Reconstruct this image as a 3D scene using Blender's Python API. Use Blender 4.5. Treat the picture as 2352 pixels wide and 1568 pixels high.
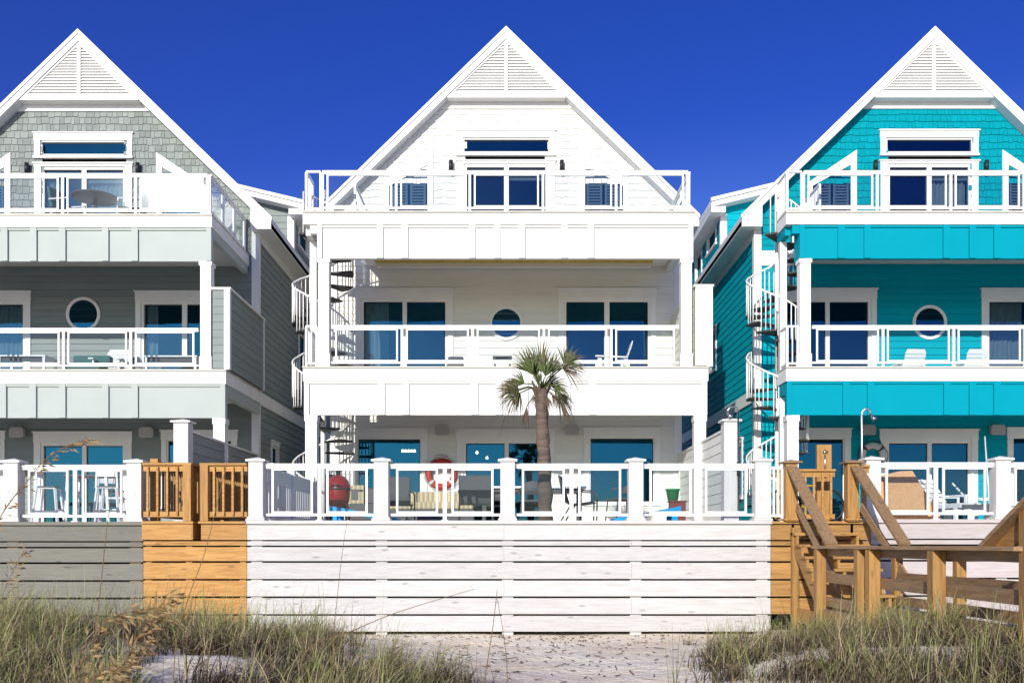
import bpy, math, random
import numpy as np
from mathutils import Vector, Matrix
for o in list(bpy.data.objects): bpy.data.objects.remove(o)
S = bpy.context.scene
C = S.collection
R = math.radians
random.seed(7)
rnd = random.random
def U(a, b): return a + (b - a) * rnd()

# ---------------------------------------------------------------- camera
F = 2176.0                      # focal length in pixels of a 2352-wide picture
cd = bpy.data.cameras.new('camera'); cam = bpy.data.objects.new('camera', cd); C.objects.link(cam)
cam.location = (0, 0, 0); cam.rotation_euler = (R(90), 0, 0)
cd.sensor_width = 36; cd.lens = 36 * F / 2352; cd.shift_y = 466 / 2352
cd.clip_start = .05; cd.clip_end = 4000
S.camera = cam
S.render.resolution_x = 1024; S.render.resolution_y = 682
S.view_settings.view_transform = 'Standard'; S.view_settings.look = 'None'
S.view_settings.exposure = 0.24; S.view_settings.gamma = 1
# ---------------------------------------------------------------- sun and sky
SD = Vector((-6.54, -19.6, 7.3)).normalized()          # towards the sun
elev = math.asin(SD.z); azim = math.atan2(SD.x, SD.y)
sl = bpy.data.lights.new('sun', 'SUN'); sl.energy = 4.3; sl.angle = R(.5); sl.color = (1, .955, .87)
sun = bpy.data.objects.new('sun', sl); C.objects.link(sun)
sun.location = SD * 60; sun.rotation_euler = SD.to_track_quat('Z', 'Y').to_euler()
W = bpy.data.worlds.new('World'); S.world = W; W.use_nodes = True
nt = W.node_tree; N = nt.nodes; L = nt.links
bg = N['Background']; bg.inputs[1].default_value = .15
sk = N.new('ShaderNodeTexSky'); sk.sky_type = 'NISHITA'; sk.sun_disc = False
sk.sun_elevation = elev; sk.sun_rotation = azim
sk.air_density = 1.0; sk.dust_density = .3; sk.ozone_density = 3.5; sk.altitude = 600
hs = N.new('ShaderNodeHueSaturation'); hs.inputs['Saturation'].default_value = 1.35; hs.inputs['Hue'].default_value = .512
L.new(sk.outputs[0], hs.inputs['Color'])
mv = N.new('ShaderNodeVectorMath'); mv.operation = 'MULTIPLY_ADD'; mv.inputs[1].default_value = (.72, .41, .72); mv.inputs[2].default_value = (.095, .025, .07)
L.new(hs.outputs[0], mv.inputs[0])
# the glow round the sun stays neutral; only the clear sky away from it is deep blue
bw = N.new('ShaderNodeRGBToBW'); L.new(sk.outputs[0], bw.inputs[0])
mr0 = N.new('ShaderNodeMapRange'); mr0.inputs[1].default_value = 2.2; mr0.inputs[2].default_value = 7.0; L.new(bw.outputs[0], mr0.inputs[0])
mx0 = N.new('ShaderNodeMixRGB'); L.new(mr0.outputs[0], mx0.inputs[0]); L.new(mv.outputs[0], mx0.inputs[1]); L.new(sk.outputs[0], mx0.inputs[2])
L.new(mx0.outputs[0], bg.inputs[0])

# ---------------------------------------------------------------- materials
def soft(m, v):
    m.node_tree.nodes['Principled BSDF'].inputs['Specular IOR Level'].default_value = v
def nmat(name):
    m = bpy.data.materials.new(name); m.use_nodes = True
    return m, m.node_tree.nodes, m.node_tree.links, m.node_tree.nodes['Principled BSDF']
def paint(name, col, rough=.55, var=.06, scale=3.0, bump=.0, bscale=60, tone=.0, metal=0, stretch=(1, 1, 1), dirt=0):
    """a painted or plain surface: base colour, soft blotches, per-board tone, fine bump"""
    m, n, l, b = nmat(name)
    b.inputs['Roughness'].default_value = rough; b.inputs['Metallic'].default_value = metal; b.inputs['Specular IOR Level'].default_value = .28
    tc = n.new('ShaderNodeTexCoord'); mp = n.new('ShaderNodeMapping'); mp.inputs['Scale'].default_value = stretch
    l.new(tc.outputs['Object'], mp.inputs[0])
    nz = n.new('ShaderNodeTexNoise'); nz.inputs['Scale'].default_value = scale; nz.inputs['Detail'].default_value = 6
    l.new(mp.outputs[0], nz.inputs['Vector'])
    mr = n.new('ShaderNodeMapRange'); mr.inputs[1].default_value = .3; mr.inputs[2].default_value = .7
    mr.inputs[3].default_value = 1 - var; mr.inputs[4].default_value = 1 + var * .6
    l.new(nz.outputs[0], mr.inputs[0])
    fac = mr.outputs[0]
    if tone:
        at = n.new('ShaderNodeAttribute'); at.attribute_name = 'tone'
        tr = n.new('ShaderNodeMapRange'); tr.inputs[3].default_value = 1 - tone; tr.inputs[4].default_value = 1 + tone
        l.new(at.outputs['Fac'], tr.inputs[0])
        mu = n.new('ShaderNodeMath'); mu.operation = 'MULTIPLY'
        l.new(fac, mu.inputs[0]); l.new(tr.outputs[0], mu.inputs[1]); fac = mu.outputs[0]
    vm = n.new('ShaderNodeVectorMath'); vm.operation = 'SCALE'; vm.inputs[0].default_value = col[:3]
    l.new(fac, vm.inputs['Scale']); l.new(vm.outputs[0], b.inputs['Base Color'])
    if bump:
        n2 = n.new('ShaderNodeTexNoise'); n2.inputs['Scale'].default_value = bscale; n2.inputs['Detail'].default_value = 4
        l.new(mp.outputs[0], n2.inputs['Vector'])
        bp = n.new('ShaderNodeBump'); bp.inputs['Strength'].default_value = bump; bp.inputs['Distance'].default_value = .01
        l.new(n2.outputs[0], bp.inputs['Height']); l.new(bp.outputs[0], b.inputs['Normal'])
    return m
def wood(name, col, dark, axis='x', rough=.7, tone=.15, knots=.5, grain=1.0):
    m, n, l, b = nmat(name)
    b.inputs['Roughness'].default_value = rough
    st = {'x': (1.2, 14, 14), 'y': (14, 1.2, 14), 'z': (14, 14, 1.2)}[axis]
    sk_ = {'x': (1.1, 4, 4), 'y': (4, 1.1, 4), 'z': (4, 4, 1.1)}[axis]
    tc = n.new('ShaderNodeTexCoord'); at = n.new('ShaderNodeAttribute'); at.attribute_name = 'tone'
    ofs = n.new('ShaderNodeVectorMath'); ofs.operation = 'SCALE'; ofs.inputs[0].default_value = (7, 5, 9)
    l.new(at.outputs['Fac'], ofs.inputs['Scale'])
    add = n.new('ShaderNodeVectorMath'); l.new(tc.outputs['Object'], add.inputs[0]); l.new(ofs.outputs[0], add.inputs[1])
    mp = n.new('ShaderNodeMapping'); mp.inputs['Scale'].default_value = st; l.new(add.outputs[0], mp.inputs[0])
    nz = n.new('ShaderNodeTexNoise'); nz.inputs['Scale'].default_value = 2.2; nz.inputs['Detail'].default_value = 8; nz.inputs['Distortion'].default_value = .6
    l.new(mp.outputs[0], nz.inputs['Vector'])
    mp2 = n.new('ShaderNodeMapping'); mp2.inputs['Scale'].default_value = sk_; l.new(add.outputs[0], mp2.inputs[0])
    vo = n.new('ShaderNodeTexVoronoi'); vo.inputs['Scale'].default_value = 1.6; vo.inputs['Randomness'].default_value = 1
    l.new(mp2.outputs[0], vo.inputs['Vector'])
    kr = n.new('ShaderNodeMapRange'); kr.inputs[1].default_value = .05; kr.inputs[2].default_value = .14; kr.inputs[3].default_value = 1 - knots; kr.inputs[4].default_value = 1
    l.new(vo.outputs['Distance'], kr.inputs[0])
    cr = n.new('ShaderNodeValToRGB')
    cr.color_ramp.elements[0].position = .5 - .22 * grain; cr.color_ramp.elements[0].color = (*dark, 1)
    cr.color_ramp.elements[1].position = .62; cr.color_ramp.elements[1].color = (*col, 1)
    l.new(nz.outputs[0], cr.inputs[0])
    tr = n.new('ShaderNodeMapRange'); tr.inputs[3].default_value = 1 - tone; tr.inputs[4].default_value = 1 + tone
    l.new(at.outputs['Fac'], tr.inputs[0])
    mu = n.new('ShaderNodeMath'); mu.operation = 'MULTIPLY'; l.new(tr.outputs[0], mu.inputs[0]); l.new(kr.outputs[0], mu.inputs[1])
    vm = n.new('ShaderNodeVectorMath'); vm.operation = 'SCALE'; l.new(cr.outputs[0], vm.inputs[0]); l.new(mu.outputs[0], vm.inputs['Scale'])
    l.new(vm.outputs[0], b.inputs['Base Color'])
    bp = n.new('ShaderNodeBump'); bp.inputs['Strength'].default_value = .25; bp.inputs['Distance'].default_value = .006
    l.new(nz.outputs[0], bp.inputs['Height']); l.new(bp.outputs[0], b.inputs['Normal'])
    return m
def glassmat(name, tint, refl, rough=.0, gtint=(.9, .95, 1)):
    m = bpy.data.materials.new(name); m.use_nodes = True; n = m.node_tree.nodes; l = m.node_tree.links
    n.remove(n['Principled BSDF']); out = n['Material Output']
    tr = n.new('ShaderNodeBsdfTransparent'); tr.inputs[0].default_value = (*tint, 1)
    gl = n.new('ShaderNodeBsdfGlossy'); gl.inputs['Roughness'].default_value = rough; gl.inputs[0].default_value = (*gtint, 1)
    lw = n.new('ShaderNodeLayerWeight'); lw.inputs[0].default_value = .5
    mr = n.new('ShaderNodeMapRange'); mr.inputs[3].default_value = refl; mr.inputs[4].default_value = min(1, refl + .6)
    pw = n.new('ShaderNodeMath'); pw.operation = 'POWER'; pw.inputs[1].default_value = 2.5
    l.new(lw.outputs['Facing'], pw.inputs[0]); l.new(pw.outputs[0], mr.inputs[0])
    # old panes are never perfectly flat: a slow bump makes the reflection swim
    tc = n.new('ShaderNodeTexCoord'); nz = n.new('ShaderNodeTexNoise'); nz.inputs['Scale'].default_value = .9; nz.inputs['Detail'].default_value = 1
    l.new(tc.outputs['Object'], nz.inputs['Vector'])
    bp = n.new('ShaderNodeBump'); bp.inputs['Strength'].default_value = .12; bp.inputs['Distance'].default_value = .05
    l.new(nz.outputs[0], bp.inputs['Height']); l.new(bp.outputs[0], gl.inputs['Normal'])
    mx = n.new('ShaderNodeMixShader'); l.new(mr.outputs[0], mx.inputs[0]); l.new(tr.outputs[0], mx.inputs[1]); l.new(gl.outputs[0], mx.inputs[2])
    l.new(mx.outputs[0], out.inputs[0])
    return m
def emit(name, col, s):
    m, n, l, b = nmat(name); b.inputs['Emission Color'].default_value = (*col, 1); b.inputs['Emission Strength'].default_value = s
    return m
M = {}
M['white'] = paint('white_trim_paint', (.77, .765, .735), .5, .05, 2.2, .04, 90)
M['white_rail'] = paint('white_rail_coating', (.82, .815, .79), .35, .02, 5)
M['white_siding'] = paint('white_siding_paint', (.74, .735, .685), .6, .04, 1.4, .06, 120, tone=.025, stretch=(1, 1, 4))
M['white_shingle'] = paint('white_shingle_paint', (.74, .735, .695), .65, .05, 8, .10, 60, tone=.05, stretch=(3, 1, 1))
M['white_panel'] = paint('white_panel_paint', (.73, .725, .69), .6, .05, 1.1, .03, 80)
M['gray_siding'] = paint('gray_green_siding_paint', (.215, .245, .235), .6, .07, 1.4, .06, 120, tone=.05, stretch=(1, 1, 4))
M['gray_shingle'] = paint('gray_shingle_paint', (.235, .262, .245), .7, .10, 8, .12, 60, tone=.16, stretch=(3, 1, 1))
M['gray_panel'] = paint('pale_gray_green_panel_paint', (.395, .435, .41), .6, .05, 1.2, .03, 80)
M['teal_siding'] = paint('turquoise_siding_paint', (.0, .325, .41), .6, .06, 1.4, .06, 120, tone=.04, stretch=(1, 1, 4))
M['teal_shingle'] = paint('turquoise_shingle_paint', (.0, .265, .325), .65, .08, 8, .12, 60, tone=.07, stretch=(3, 1, 1))
M['teal_panel'] = paint('turquoise_panel_paint', (.0, .28, .365), .6, .04, 1.2, .03, 80)
for k_ in ('teal_siding', 'teal_shingle', 'teal_panel'): soft(M[k_], .06)
M['roof'] = paint('white_roof_metal', (.66, .67, .68), .45, .06, 2, .02, 40)
M['deck'] = paint('pale_deck_boards', (.62, .58, .50), .7, .10, 3, .1, 40, tone=.1)
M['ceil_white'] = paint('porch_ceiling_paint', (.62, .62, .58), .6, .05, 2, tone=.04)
M['ceil_wood'] = wood('yellow_pine_ceiling', (.62, .46, .06), (.5, .34, .03), 'y', tone=.1, knots=.3)
M['dark'] = paint('unlit_room_dark', (.05, .055, .06), .8, .2, 1)  # near-black colour holds the shade of the unlit rooms
M['curtain'] = paint('pale_curtain_cloth', (.82, .84, .80), .9, .1, 6)
M['shutter'] = paint('white_shutter_paint', (.8, .82, .8), .5, .05, 4)
M['win'] = glassmat('window_glass', (.42, .5, .52), .36, .02, (.03, .21, .36))
M['glass'] = glassmat('railing_glass', (.895, .92, .935), .012, .08, (.9, .95, 1))
M['black'] = paint('black_metal', (.02, .02, .022), .4, .1, 8)
M['gasket'] = paint('black_window_gasket', (.015, .016, .018), .5, .1, 8)
M['speaker'] = paint('gray_speaker_shell', (.42, .41, .39), .6, .05, 10)
M['tread'] = paint('dark_gray_stair_tread', (.035, .034, .033), .6, .15, 6)
M['steel'] = paint('brushed_steel', (.55, .55, .55), .25, .05, 20, metal=1)
M['wash_x'] = wood('whitewashed_boards', (.54, .525, .515), (.41, .39, .375), 'x', tone=.06, knots=.4, grain=1.4)
M['wash_z'] = wood('whitewashed_posts', (.60, .59, .575), (.52, .50, .485), 'z', tone=.04, knots=.15)
M['blush_x'] = wood('pinkish_whitewashed_boards', (.50, .455, .44), (.40, .33, .315), 'x', tone=.06, knots=.15, grain=1.6)
M['graywood_x'] = wood('gray_stained_boards', (.17, .165, .138), (.13, .125, .105), 'x', tone=.07, knots=.45)
for a in 'xyz':
    M['pine_' + a] = wood('new_orange_pine_' + a, (.46, .245, .068), (.30, .14, .03), a, tone=.14, knots=.5)
    M['ochre_' + a] = wood('ochre_pine_' + a, (.40, .215, .06), (.25, .125, .035), a, tone=.15, knots=.5)
    M['worn_' + a] = wood('weathered_brown_pine_' + a, (.33, .205, .10), (.19, .115, .055), a, tone=.2, knots=.5)
M['trunk'] = paint('palm_trunk_bark', (.135, .10, .078), .9, .35, 6, .8, 18, stretch=(.6, .6, 5))
M['plywood'] = wood('plywood_sheet', (.64, .37, .18), (.54, .29, .13), 'z', tone=.03, knots=.1)
M['red'] = paint('red_enamel', (.24, .012, .014), .25, .08, 4)
M['ring_red'] = paint('orange_red_buoy_plastic', (.38, .03, .018), .5, .1, 6)
M['ring_white'] = paint('white_buoy_plastic', (.55, .54, .52), .5, .1, 6)
M['blue'] = paint('bright_blue_paint', (.0, .30, .62), .5, .05, 4)
M['green'] = paint('green_plastic', (.03, .24, .08), .5, .1, 4)
M['maroon'] = paint('maroon_plastic', (.15, .03, .03), .5, .1, 4)
M['sling'] = paint('gray_sling_mesh', (.10, .105, .11), .8, .08, 30, .2, 300)
M['alum'] = paint('dark_gray_aluminium', (.07, .075, .08), .4, .05, 10)
M['tealcush'] = paint('dark_teal_cushion', (.05, .13, .125), .9, .12, 8)
M['wht'] = paint('white_plastic', (.76, .77, .77), .45, .03, 6)
M['redcup'] = paint('red_plastic', (.60, .03, .04), .4, .05, 6)
M['lime'] = paint('olive_green_cushion', (.30, .31, .05), .9, .1, 8)
M['rope'] = paint('dark_rope', (.05, .045, .04), .9, .1, 30)
M['palerope'] = paint('pale_rope', (.5, .48, .42), .9, .1, 30)
def stripes(name, ca, cb, axis, freq):
    m, n, l, b = nmat(name); b.inputs['Roughness'].default_value = .9
    tc = n.new('ShaderNodeTexCoord'); sp = n.new('ShaderNodeSeparateXYZ'); l.new(tc.outputs['Object'], sp.inputs[0])
    mu = n.new('ShaderNodeMath'); mu.operation = 'MULTIPLY'; mu.inputs[1].default_value = freq; l.new(sp.outputs[axis], mu.inputs[0])
    fr = n.new('ShaderNodeMath'); fr.operation = 'FRACT'; l.new(mu.outputs[0], fr.inputs[0])
    cr = n.new('ShaderNodeValToRGB'); cr.color_ramp.interpolation = 'CONSTANT'
    cr.color_ramp.elements[0].color = (*ca, 1); cr.color_ramp.elements[1].position = .45; cr.color_ramp.elements[1].color = (*cb, 1)
    e = cr.color_ramp.elements.new(.75); e.color = (*[(p + q) / 2 for p, q in zip(ca, cb)], 1)
    l.new(fr.outputs[0], cr.inputs[0]); l.new(cr.outputs[0], b.inputs['Base Color'])
    return m
M['stripe'] = stripes('tan_striped_cushion', (.36, .29, .17), (.58, .5, .3), 0, 11)
# two-sided leaves whose colour comes from a per-blade value
def leaf(name, cols):
    m, n, l, b = nmat(name); b.inputs['Roughness'].default_value = .6
    at = n.new('ShaderNodeAttribute'); at.attribute_name = 'tone'
    cr = n.new('ShaderNodeValToRGB'); k = len(cols)
    cr.color_ramp.elements[0].color = (*cols[0], 1); cr.color_ramp.elements[1].color = (*cols[-1], 1)
    for i in range(1, k - 1):
        e = cr.color_ramp.elements.new(i / (k - 1)); e.color = (*cols[i], 1)
    l.new(at.outputs['Fac'], cr.inputs[0]); l.new(cr.outputs[0], b.inputs['Base Color'])
    tl = n.new('ShaderNodeBsdfTranslucent'); l.new(cr.outputs[0], tl.inputs[0])
    mx = n.new('ShaderNodeMixShader'); mx.inputs[0].default_value = .3
    l.new(b.outputs[0], mx.inputs[1]); l.new(tl.outputs[0], mx.inputs[2]); l.new(mx.outputs[0], n['Material Output'].inputs[0])
    return m
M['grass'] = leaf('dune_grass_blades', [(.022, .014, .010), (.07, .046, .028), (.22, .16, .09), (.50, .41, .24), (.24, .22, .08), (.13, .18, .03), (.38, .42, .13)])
M['oat'] = leaf('sea_oat_stalks', [(.20, .125, .05), (.34, .22, .09), (.46, .33, .15)])
M['frond'] = leaf('palmetto_fronds', [(.055, .08, .016), (.10, .145, .02), (.045, .055, .018), (.13, .10, .038), (.26, .16, .085)])
M['deadfrond'] = leaf('dead_palm_fronds', [(.10, .075, .055), (.20, .14, .095), (.13, .09, .06)])

# ---------------------------------------------------------------- mesh building
class MB:
    def __init__(s, T=None): s.v = []; s.f = []; s.t = []; s.T = T; s.sm = []
    def add(s, vs, fs, tone=None, smooth=False):
        if tone is None: tone = rnd()
        k = len(s.v)
        if s.T: vs = [s.T(*v) for v in vs]
        s.v += [tuple(v) for v in vs]; s.f += [tuple(i + k for i in f) for f in fs]
        s.t += [tone] * len(fs); s.sm += [smooth] * len(fs)
    def box(s, x0, x1, y0, y1, z0, z1, tone=None):
        s.add([(x0, y0, z0), (x1, y0, z0), (x1, y1, z0), (x0, y1, z0), (x0, y0, z1), (x1, y0, z1), (x1, y1, z1), (x0, y1, z1)],
              [(0, 3, 2, 1), (4, 5, 6, 7), (0, 1, 5, 4), (1, 2, 6, 5), (2, 3, 7, 6), (3, 0, 4, 7)], tone)
    def cbox(s, x, y, z0, w, d, h, tone=None): s.box(x - w / 2, x + w / 2, y - d / 2, y + d / 2, z0, z0 + h, tone)
    def quad(s, a, b, c, d, tone=None): s.add([a, b, c, d], [(0, 1, 2, 3)], tone)
    def prism(s, poly, y0, y1, tone=None):      # polygon in x,z pushed along y
        n = len(poly)
        s.add([(x, y0, z) for x, z in poly] + [(x, y1, z) for x, z in poly],
              [tuple(range(n)), tuple(range(2 * n - 1, n - 1, -1))] + [(i, i + n, (i + 1) % n + n, (i + 1) % n) for i in range(n)], tone)
    def xprism(s, poly, x0, x1, tone=None):     # polygon in y,z pushed along x
        n = len(poly)
        s.add([(x0, y, z) for y, z in poly] + [(x1, y, z) for y, z in poly],
              [tuple(range(n)), tuple(range(2 * n - 1, n - 1, -1))] + [(i, i + n, (i + 1) % n + n, (i + 1) % n) for i in range(n)], tone)
    def beam(s, p, q, w, h, tone=None, up=(0, 0, 1)):
        p = Vector(p); q = Vector(q); d = (q - p).normalized(); u = Vector(up)
        a = d.cross(u)
        if a.length < 1e-4: a = d.cross(Vector((0, 1, 0)))
        a.normalize(); b = a.cross(d)
        a *= w / 2; b *= h / 2
        s.add([p - a - b, p + a - b, p + a + b, p - a + b, q - a - b, q + a - b, q + a + b, q - a + b],
              [(0, 3, 2, 1), (4, 5, 6, 7), (0, 1, 5, 4), (1, 2, 6, 5), (2, 3, 7, 6), (3, 0, 4, 7)], tone)
    def tube(s, pts, r, n=8, tone=None, cap=True):
        pts = [Vector(p) for p in pts]; k = len(pts); rs = r if isinstance(r, (list, tuple)) else [r] * k
        vs = []; a = None
        for i, p in enumerate(pts):
            d = (pts[min(i + 1, k - 1)] - pts[max(i - 1, 0)]).normalized()
            if a is None: a = d.orthogonal().normalized()
            a = (a - d * a.dot(d)).normalized(); b = d.cross(a)
            for j in range(n):
                t = 2 * math.pi * j / n; vs.append(p + (a * math.cos(t) + b * math.sin(t)) * rs[i])
        fs = [(i * n + j, i * n + (j + 1) % n, (i + 1) * n + (j + 1) % n, (i + 1) * n + j) for i in range(k - 1) for j in range(n)]
        if cap: fs += [tuple(range(n - 1, -1, -1)), tuple((k - 1) * n + j for j in range(n))]
        s.add(vs, fs, tone, True)
    def lathe(s, prof, x, y, n=24, tone=None):
        vs = [(x + r * math.cos(2 * math.pi * j / n), y + r * math.sin(2 * math.pi * j / n), z) for r, z in prof for j in range(n)]
        k = len(prof)
        fs = [(i * n + j, i * n + (j + 1) % n, (i + 1) * n + (j + 1) % n, (i + 1) * n + j) for i in range(k - 1) for j in range(n)]
        s.add(vs, fs, tone, True)
    def build(s, name, mat, parent=None, bevel=0):
        o0 = parent_origin(parent)
        me = bpy.data.meshes.new(name)
        me.from_pydata([(x - o0.x, y - o0.y, z - o0.z) for x, y, z in s.v], [], s.f)
        at = me.attributes.new('tone', 'FLOAT', 'FACE'); at.data.foreach_set('value', s.t)
        me.polygons.foreach_set('use_smooth', s.sm)
        me.materials.append(M[mat] if isinstance(mat, str) else mat); me.update()
        o = bpy.data.objects.new(name, me); C.objects.link(o)
        if parent is not None: o.parent = parent
        if bevel:
            b = o.modifiers.new('bevel', 'BEVEL'); b.width = bevel; b.segments = 2; b.limit_method = 'ANGLE'; b.angle_limit = R(50)
        return o
def parent_origin(p):
    v = Vector((0, 0, 0))
    while p is not None: v += p.location; p = p.parent
    return v
def tag(o, label=None, cat=None, group=None, kind=None):
    if label: o['label'] = label
    if cat: o['category'] = cat
    if group: o['group'] = group
    if kind: o['kind'] = kind
    return o
def thing(name, label, cat, loc=(0, 0, 0), rz=0, group=None):
    o = bpy.data.objects.new(name, None); C.objects.link(o); o.location = loc; o.rotation_euler.z = rz
    o.empty_display_size = .2
    return tag(o, label, cat, group)
def dup(root, loc, rz=0, label=None, group=None):
    def cp(o, par):
        c = o.copy(); C.objects.link(c)
        if par is not None: c.parent = par
        for ch in [k for k in bpy.data.objects if k.parent == o]: cp(ch, c)
        return c
    r = cp(root, None); r.location = loc; r.rotation_euler.z = rz
    if label: r['label'] = label
    if group: r['group'] = group
    return r
def W2(px, py, Y): return ((px - 1176) * Y / F, Y, (1250 - py) * Y / F)     # photo point at a known distance

# heights and depths of the row of houses (camera eye = 0)
YF, YD, YW, YG = 15.2, 19.6, 22.4, 22.12
Z1, Z2, Z3 = .385, 3.68, 6.89
GZ = -1.45
APEX, SL, RT = 12.07, .97, .27
EOFF, WOFF = 4.5, 4.1
# ---------------------------------------------------------------- the setting
def ground_h(x, y):
    def g(cx, cy, a, sx, sy): return a * math.exp(-((x - cx) / sx) ** 2 - ((y - cy) / sy) ** 2)
    h = GZ
    h += g(-5.4, 8.6, .62, 3.6, 3.3) + g(-2.0, 7.0, .22, 1.4, 2.2)
    h += g(3.7, 8.2, .36, 2.3, 3.2) + g(7.0, 9.5, .4, 3, 3) + g(12, 8, .5, 5, 4) + g(-14, 8, .55, 5, 4)
    h += .035 * math.sin(x * 1.7 + .6 * math.sin(y * 1.3)) * math.sin(y * 1.1 + x * .4) * (1 if y < 14 else .3)
    h += .02 * math.sin(x * 4.1 + y * 2.3) * math.sin(y * 3.7 - x * 1.9) * (1 if y < 14 else .3)
    if y < -8: h -= min(2.6, (-8 - y) * .09)
    return h
def axis_pts(fine0, fine1, step, far):
    a = [fine0 + i * step for i in range(int((fine1 - fine0) / step) + 1)]
    lo, hi, d = [a[0]], [a[-1]], step
    while hi[-1] < far:
        d *= 1.35; hi.append(hi[-1] + d); lo.append(lo[-1] - d)
    return lo[:0:-1] + a + hi[1:]
xs = axis_pts(-10, 10, .14, 900); ys = axis_pts(4.5, 15.6, .14, 900)
g = MB()
g.v = [(x, y, ground_h(x, y)) for y in ys for x in xs]; nx = len(xs)
g.f = [(j * nx + i, j * nx + i + 1, (j + 1) * nx + i + 1, (j + 1) * nx + i) for j in range(len(ys) - 1) for i in range(nx - 1)]
g.t = [.5] * len(g.f); g.sm = [True] * len(g.f)
def sand_mat():
    m, n, l, b = nmat('pale_beach_sand'); b.inputs['Roughness'].default_value = .95
    tc = n.new('ShaderNodeTexCoord')
    def nz(sc, det=6):
        k = n.new('ShaderNodeTexNoise'); k.inputs['Scale'].default_value = sc; k.inputs['Detail'].default_value = det; l.new(tc.outputs['Object'], k.inputs['Vector']); return k
    a = nz(1.1); f = nz(38, 5); c = n.new('ShaderNodeValToRGB')
    c.color_ramp.elements[0].position = .35; c.color_ramp.elements[0].color = (.86, .73, .54, 1)
    c.color_ramp.elements[1].position = .65; c.color_ramp.elements[1].color = (.96, .88, .71, 1)
    l.new(a.outputs[0], c.inputs[0])
    # dark bits of straw and shell
    v = n.new('ShaderNodeTexVoronoi'); v.inputs['Scale'].default_value = 16; mp = n.new('ShaderNodeMapping'); mp.inputs['Scale'].default_value = (1, .55, 1)
    mp.inputs['Rotation'].default_value = (0, 0, .35)
    l.new(tc.outputs['Object'], mp.inputs[0]); l.new(mp.outputs[0], v.inputs['Vector'])
    r = n.new('ShaderNodeMapRange'); r.inputs[1].default_value = .09; r.inputs[2].default_value = .17; r.inputs[3].default_value = .42; r.inputs[4].default_value = 1
    l.new(v.outputs['Distance'], r.inputs[0])
    r2 = n.new('ShaderNodeMapRange'); r2.inputs[1].default_value = .35; r2.inputs[2].default_value = .7; r2.inputs[3].default_value = .88; r2.inputs[4].default_value = 1.06
    l.new(f.outputs[0], r2.inputs[0])
    mu = n.new('ShaderNodeMath'); mu.operation = 'MULTIPLY'; l.new(r.outputs[0], mu.inputs[0]); l.new(r2.outputs[0], mu.inputs[1])
    vm = n.new('ShaderNodeVectorMath'); vm.operation = 'SCALE'; l.new(c.outputs[0], vm.inputs[0]); l.new(mu.outputs[0], vm.inputs['Scale']); l.new(vm.outputs[0], b.inputs['Base Color'])
    h = nz(9, 8); bp = n.new('ShaderNodeBump'); bp.inputs['Strength'].default_value = 1; bp.inputs['Distance'].default_value = .045
    l.new(h.outputs[0], bp.inputs['Height']); l.new(bp.outputs[0], b.inputs['Normal'])
    return m
M['sand'] = sand_mat()
tag(g.build('sand_ground', 'sand'), kind='structure')
def sea_mat():
    m, n, l, b = nmat('sea_water'); b.inputs['Base Color'].default_value = (.01, .09, .13, 1); b.inputs['Roughness'].default_value = .12
    tc = n.new('ShaderNodeTexCoord'); k = n.new('ShaderNodeTexNoise'); k.inputs['Scale'].default_value = .5; k.inputs['Detail'].default_value = 8; l.new(tc.outputs['Object'], k.inputs['Vector'])
    bp = n.new('ShaderNodeBump'); bp.inputs['Strength'].default_value = .6; bp.inputs['Distance'].default_value = .4
    l.new(k.outputs[0], bp.inputs['Height']); l.new(bp.outputs[0], b.inputs['Normal']); return m
M['sea'] = sea_mat()
s_ = MB(); s_.quad((-3000, -3500, -3.1), (3000, -3500, -3.1), (3000, -24, -3.1), (-3000, -24, -3.1)); tag(s_.build('sea', 'sea'), kind='structure')

# ---------------------------------------------------------------- building blocks
def siding(mb, z0, z1, lo, hi, openings=(), course=.16, t=.021):
    """lapped boards: every course leans out at its bottom edge and ends in a small lip"""
    zs = {z0, z1}; k = z0
    while k < z1 - 1e-4: zs.add(round(k, 4)); k += course
    for o in openings:
        for z in (o[2], o[3]):
            if z0 < z < z1: zs.add(round(z, 4))
    zs = sorted(zs)
    tones = {}
    for a, b in zip(zs[:-1], zs[1:]):
        if b - a < 1e-4: continue
        c = z0 + int((a - z0 + 1e-3) / course) * course
        tn = tones.setdefault(round(c, 3), rnd())
        dd = lambda z: .004 + t * (1 - (z - c) / course)
        la, ha, lb, hb = lo(a), hi(a), lo(b), hi(b)
        if ha - la < .01: continue
        cuts = sorted((o[0], o[1]) for o in openings if o[2] < (a + b) / 2 < o[3])
        seg = []; cur = None
        for u0, u1 in cuts:
            seg.append((cur, u0)); cur = u1
        seg.append((cur, None))
        for p, q in seg:
            pa = la if p is None else p; pb = lb if p is None else p
            qa = ha if q is None else q; qb = hb if q is None else q
            if qa - pa < .005: continue
            qb = max(qb, pb)
            mb.quad((pa, dd(a), a), (qa, dd(a), a), (qb, dd(b), b), (pb, dd(b), b), tn)
            if abs(a - c) < 1e-3: mb.quad((pa, 0, a), (qa, 0, a), (qa, dd(a), a), (pa, dd(a), a), tn)
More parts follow.
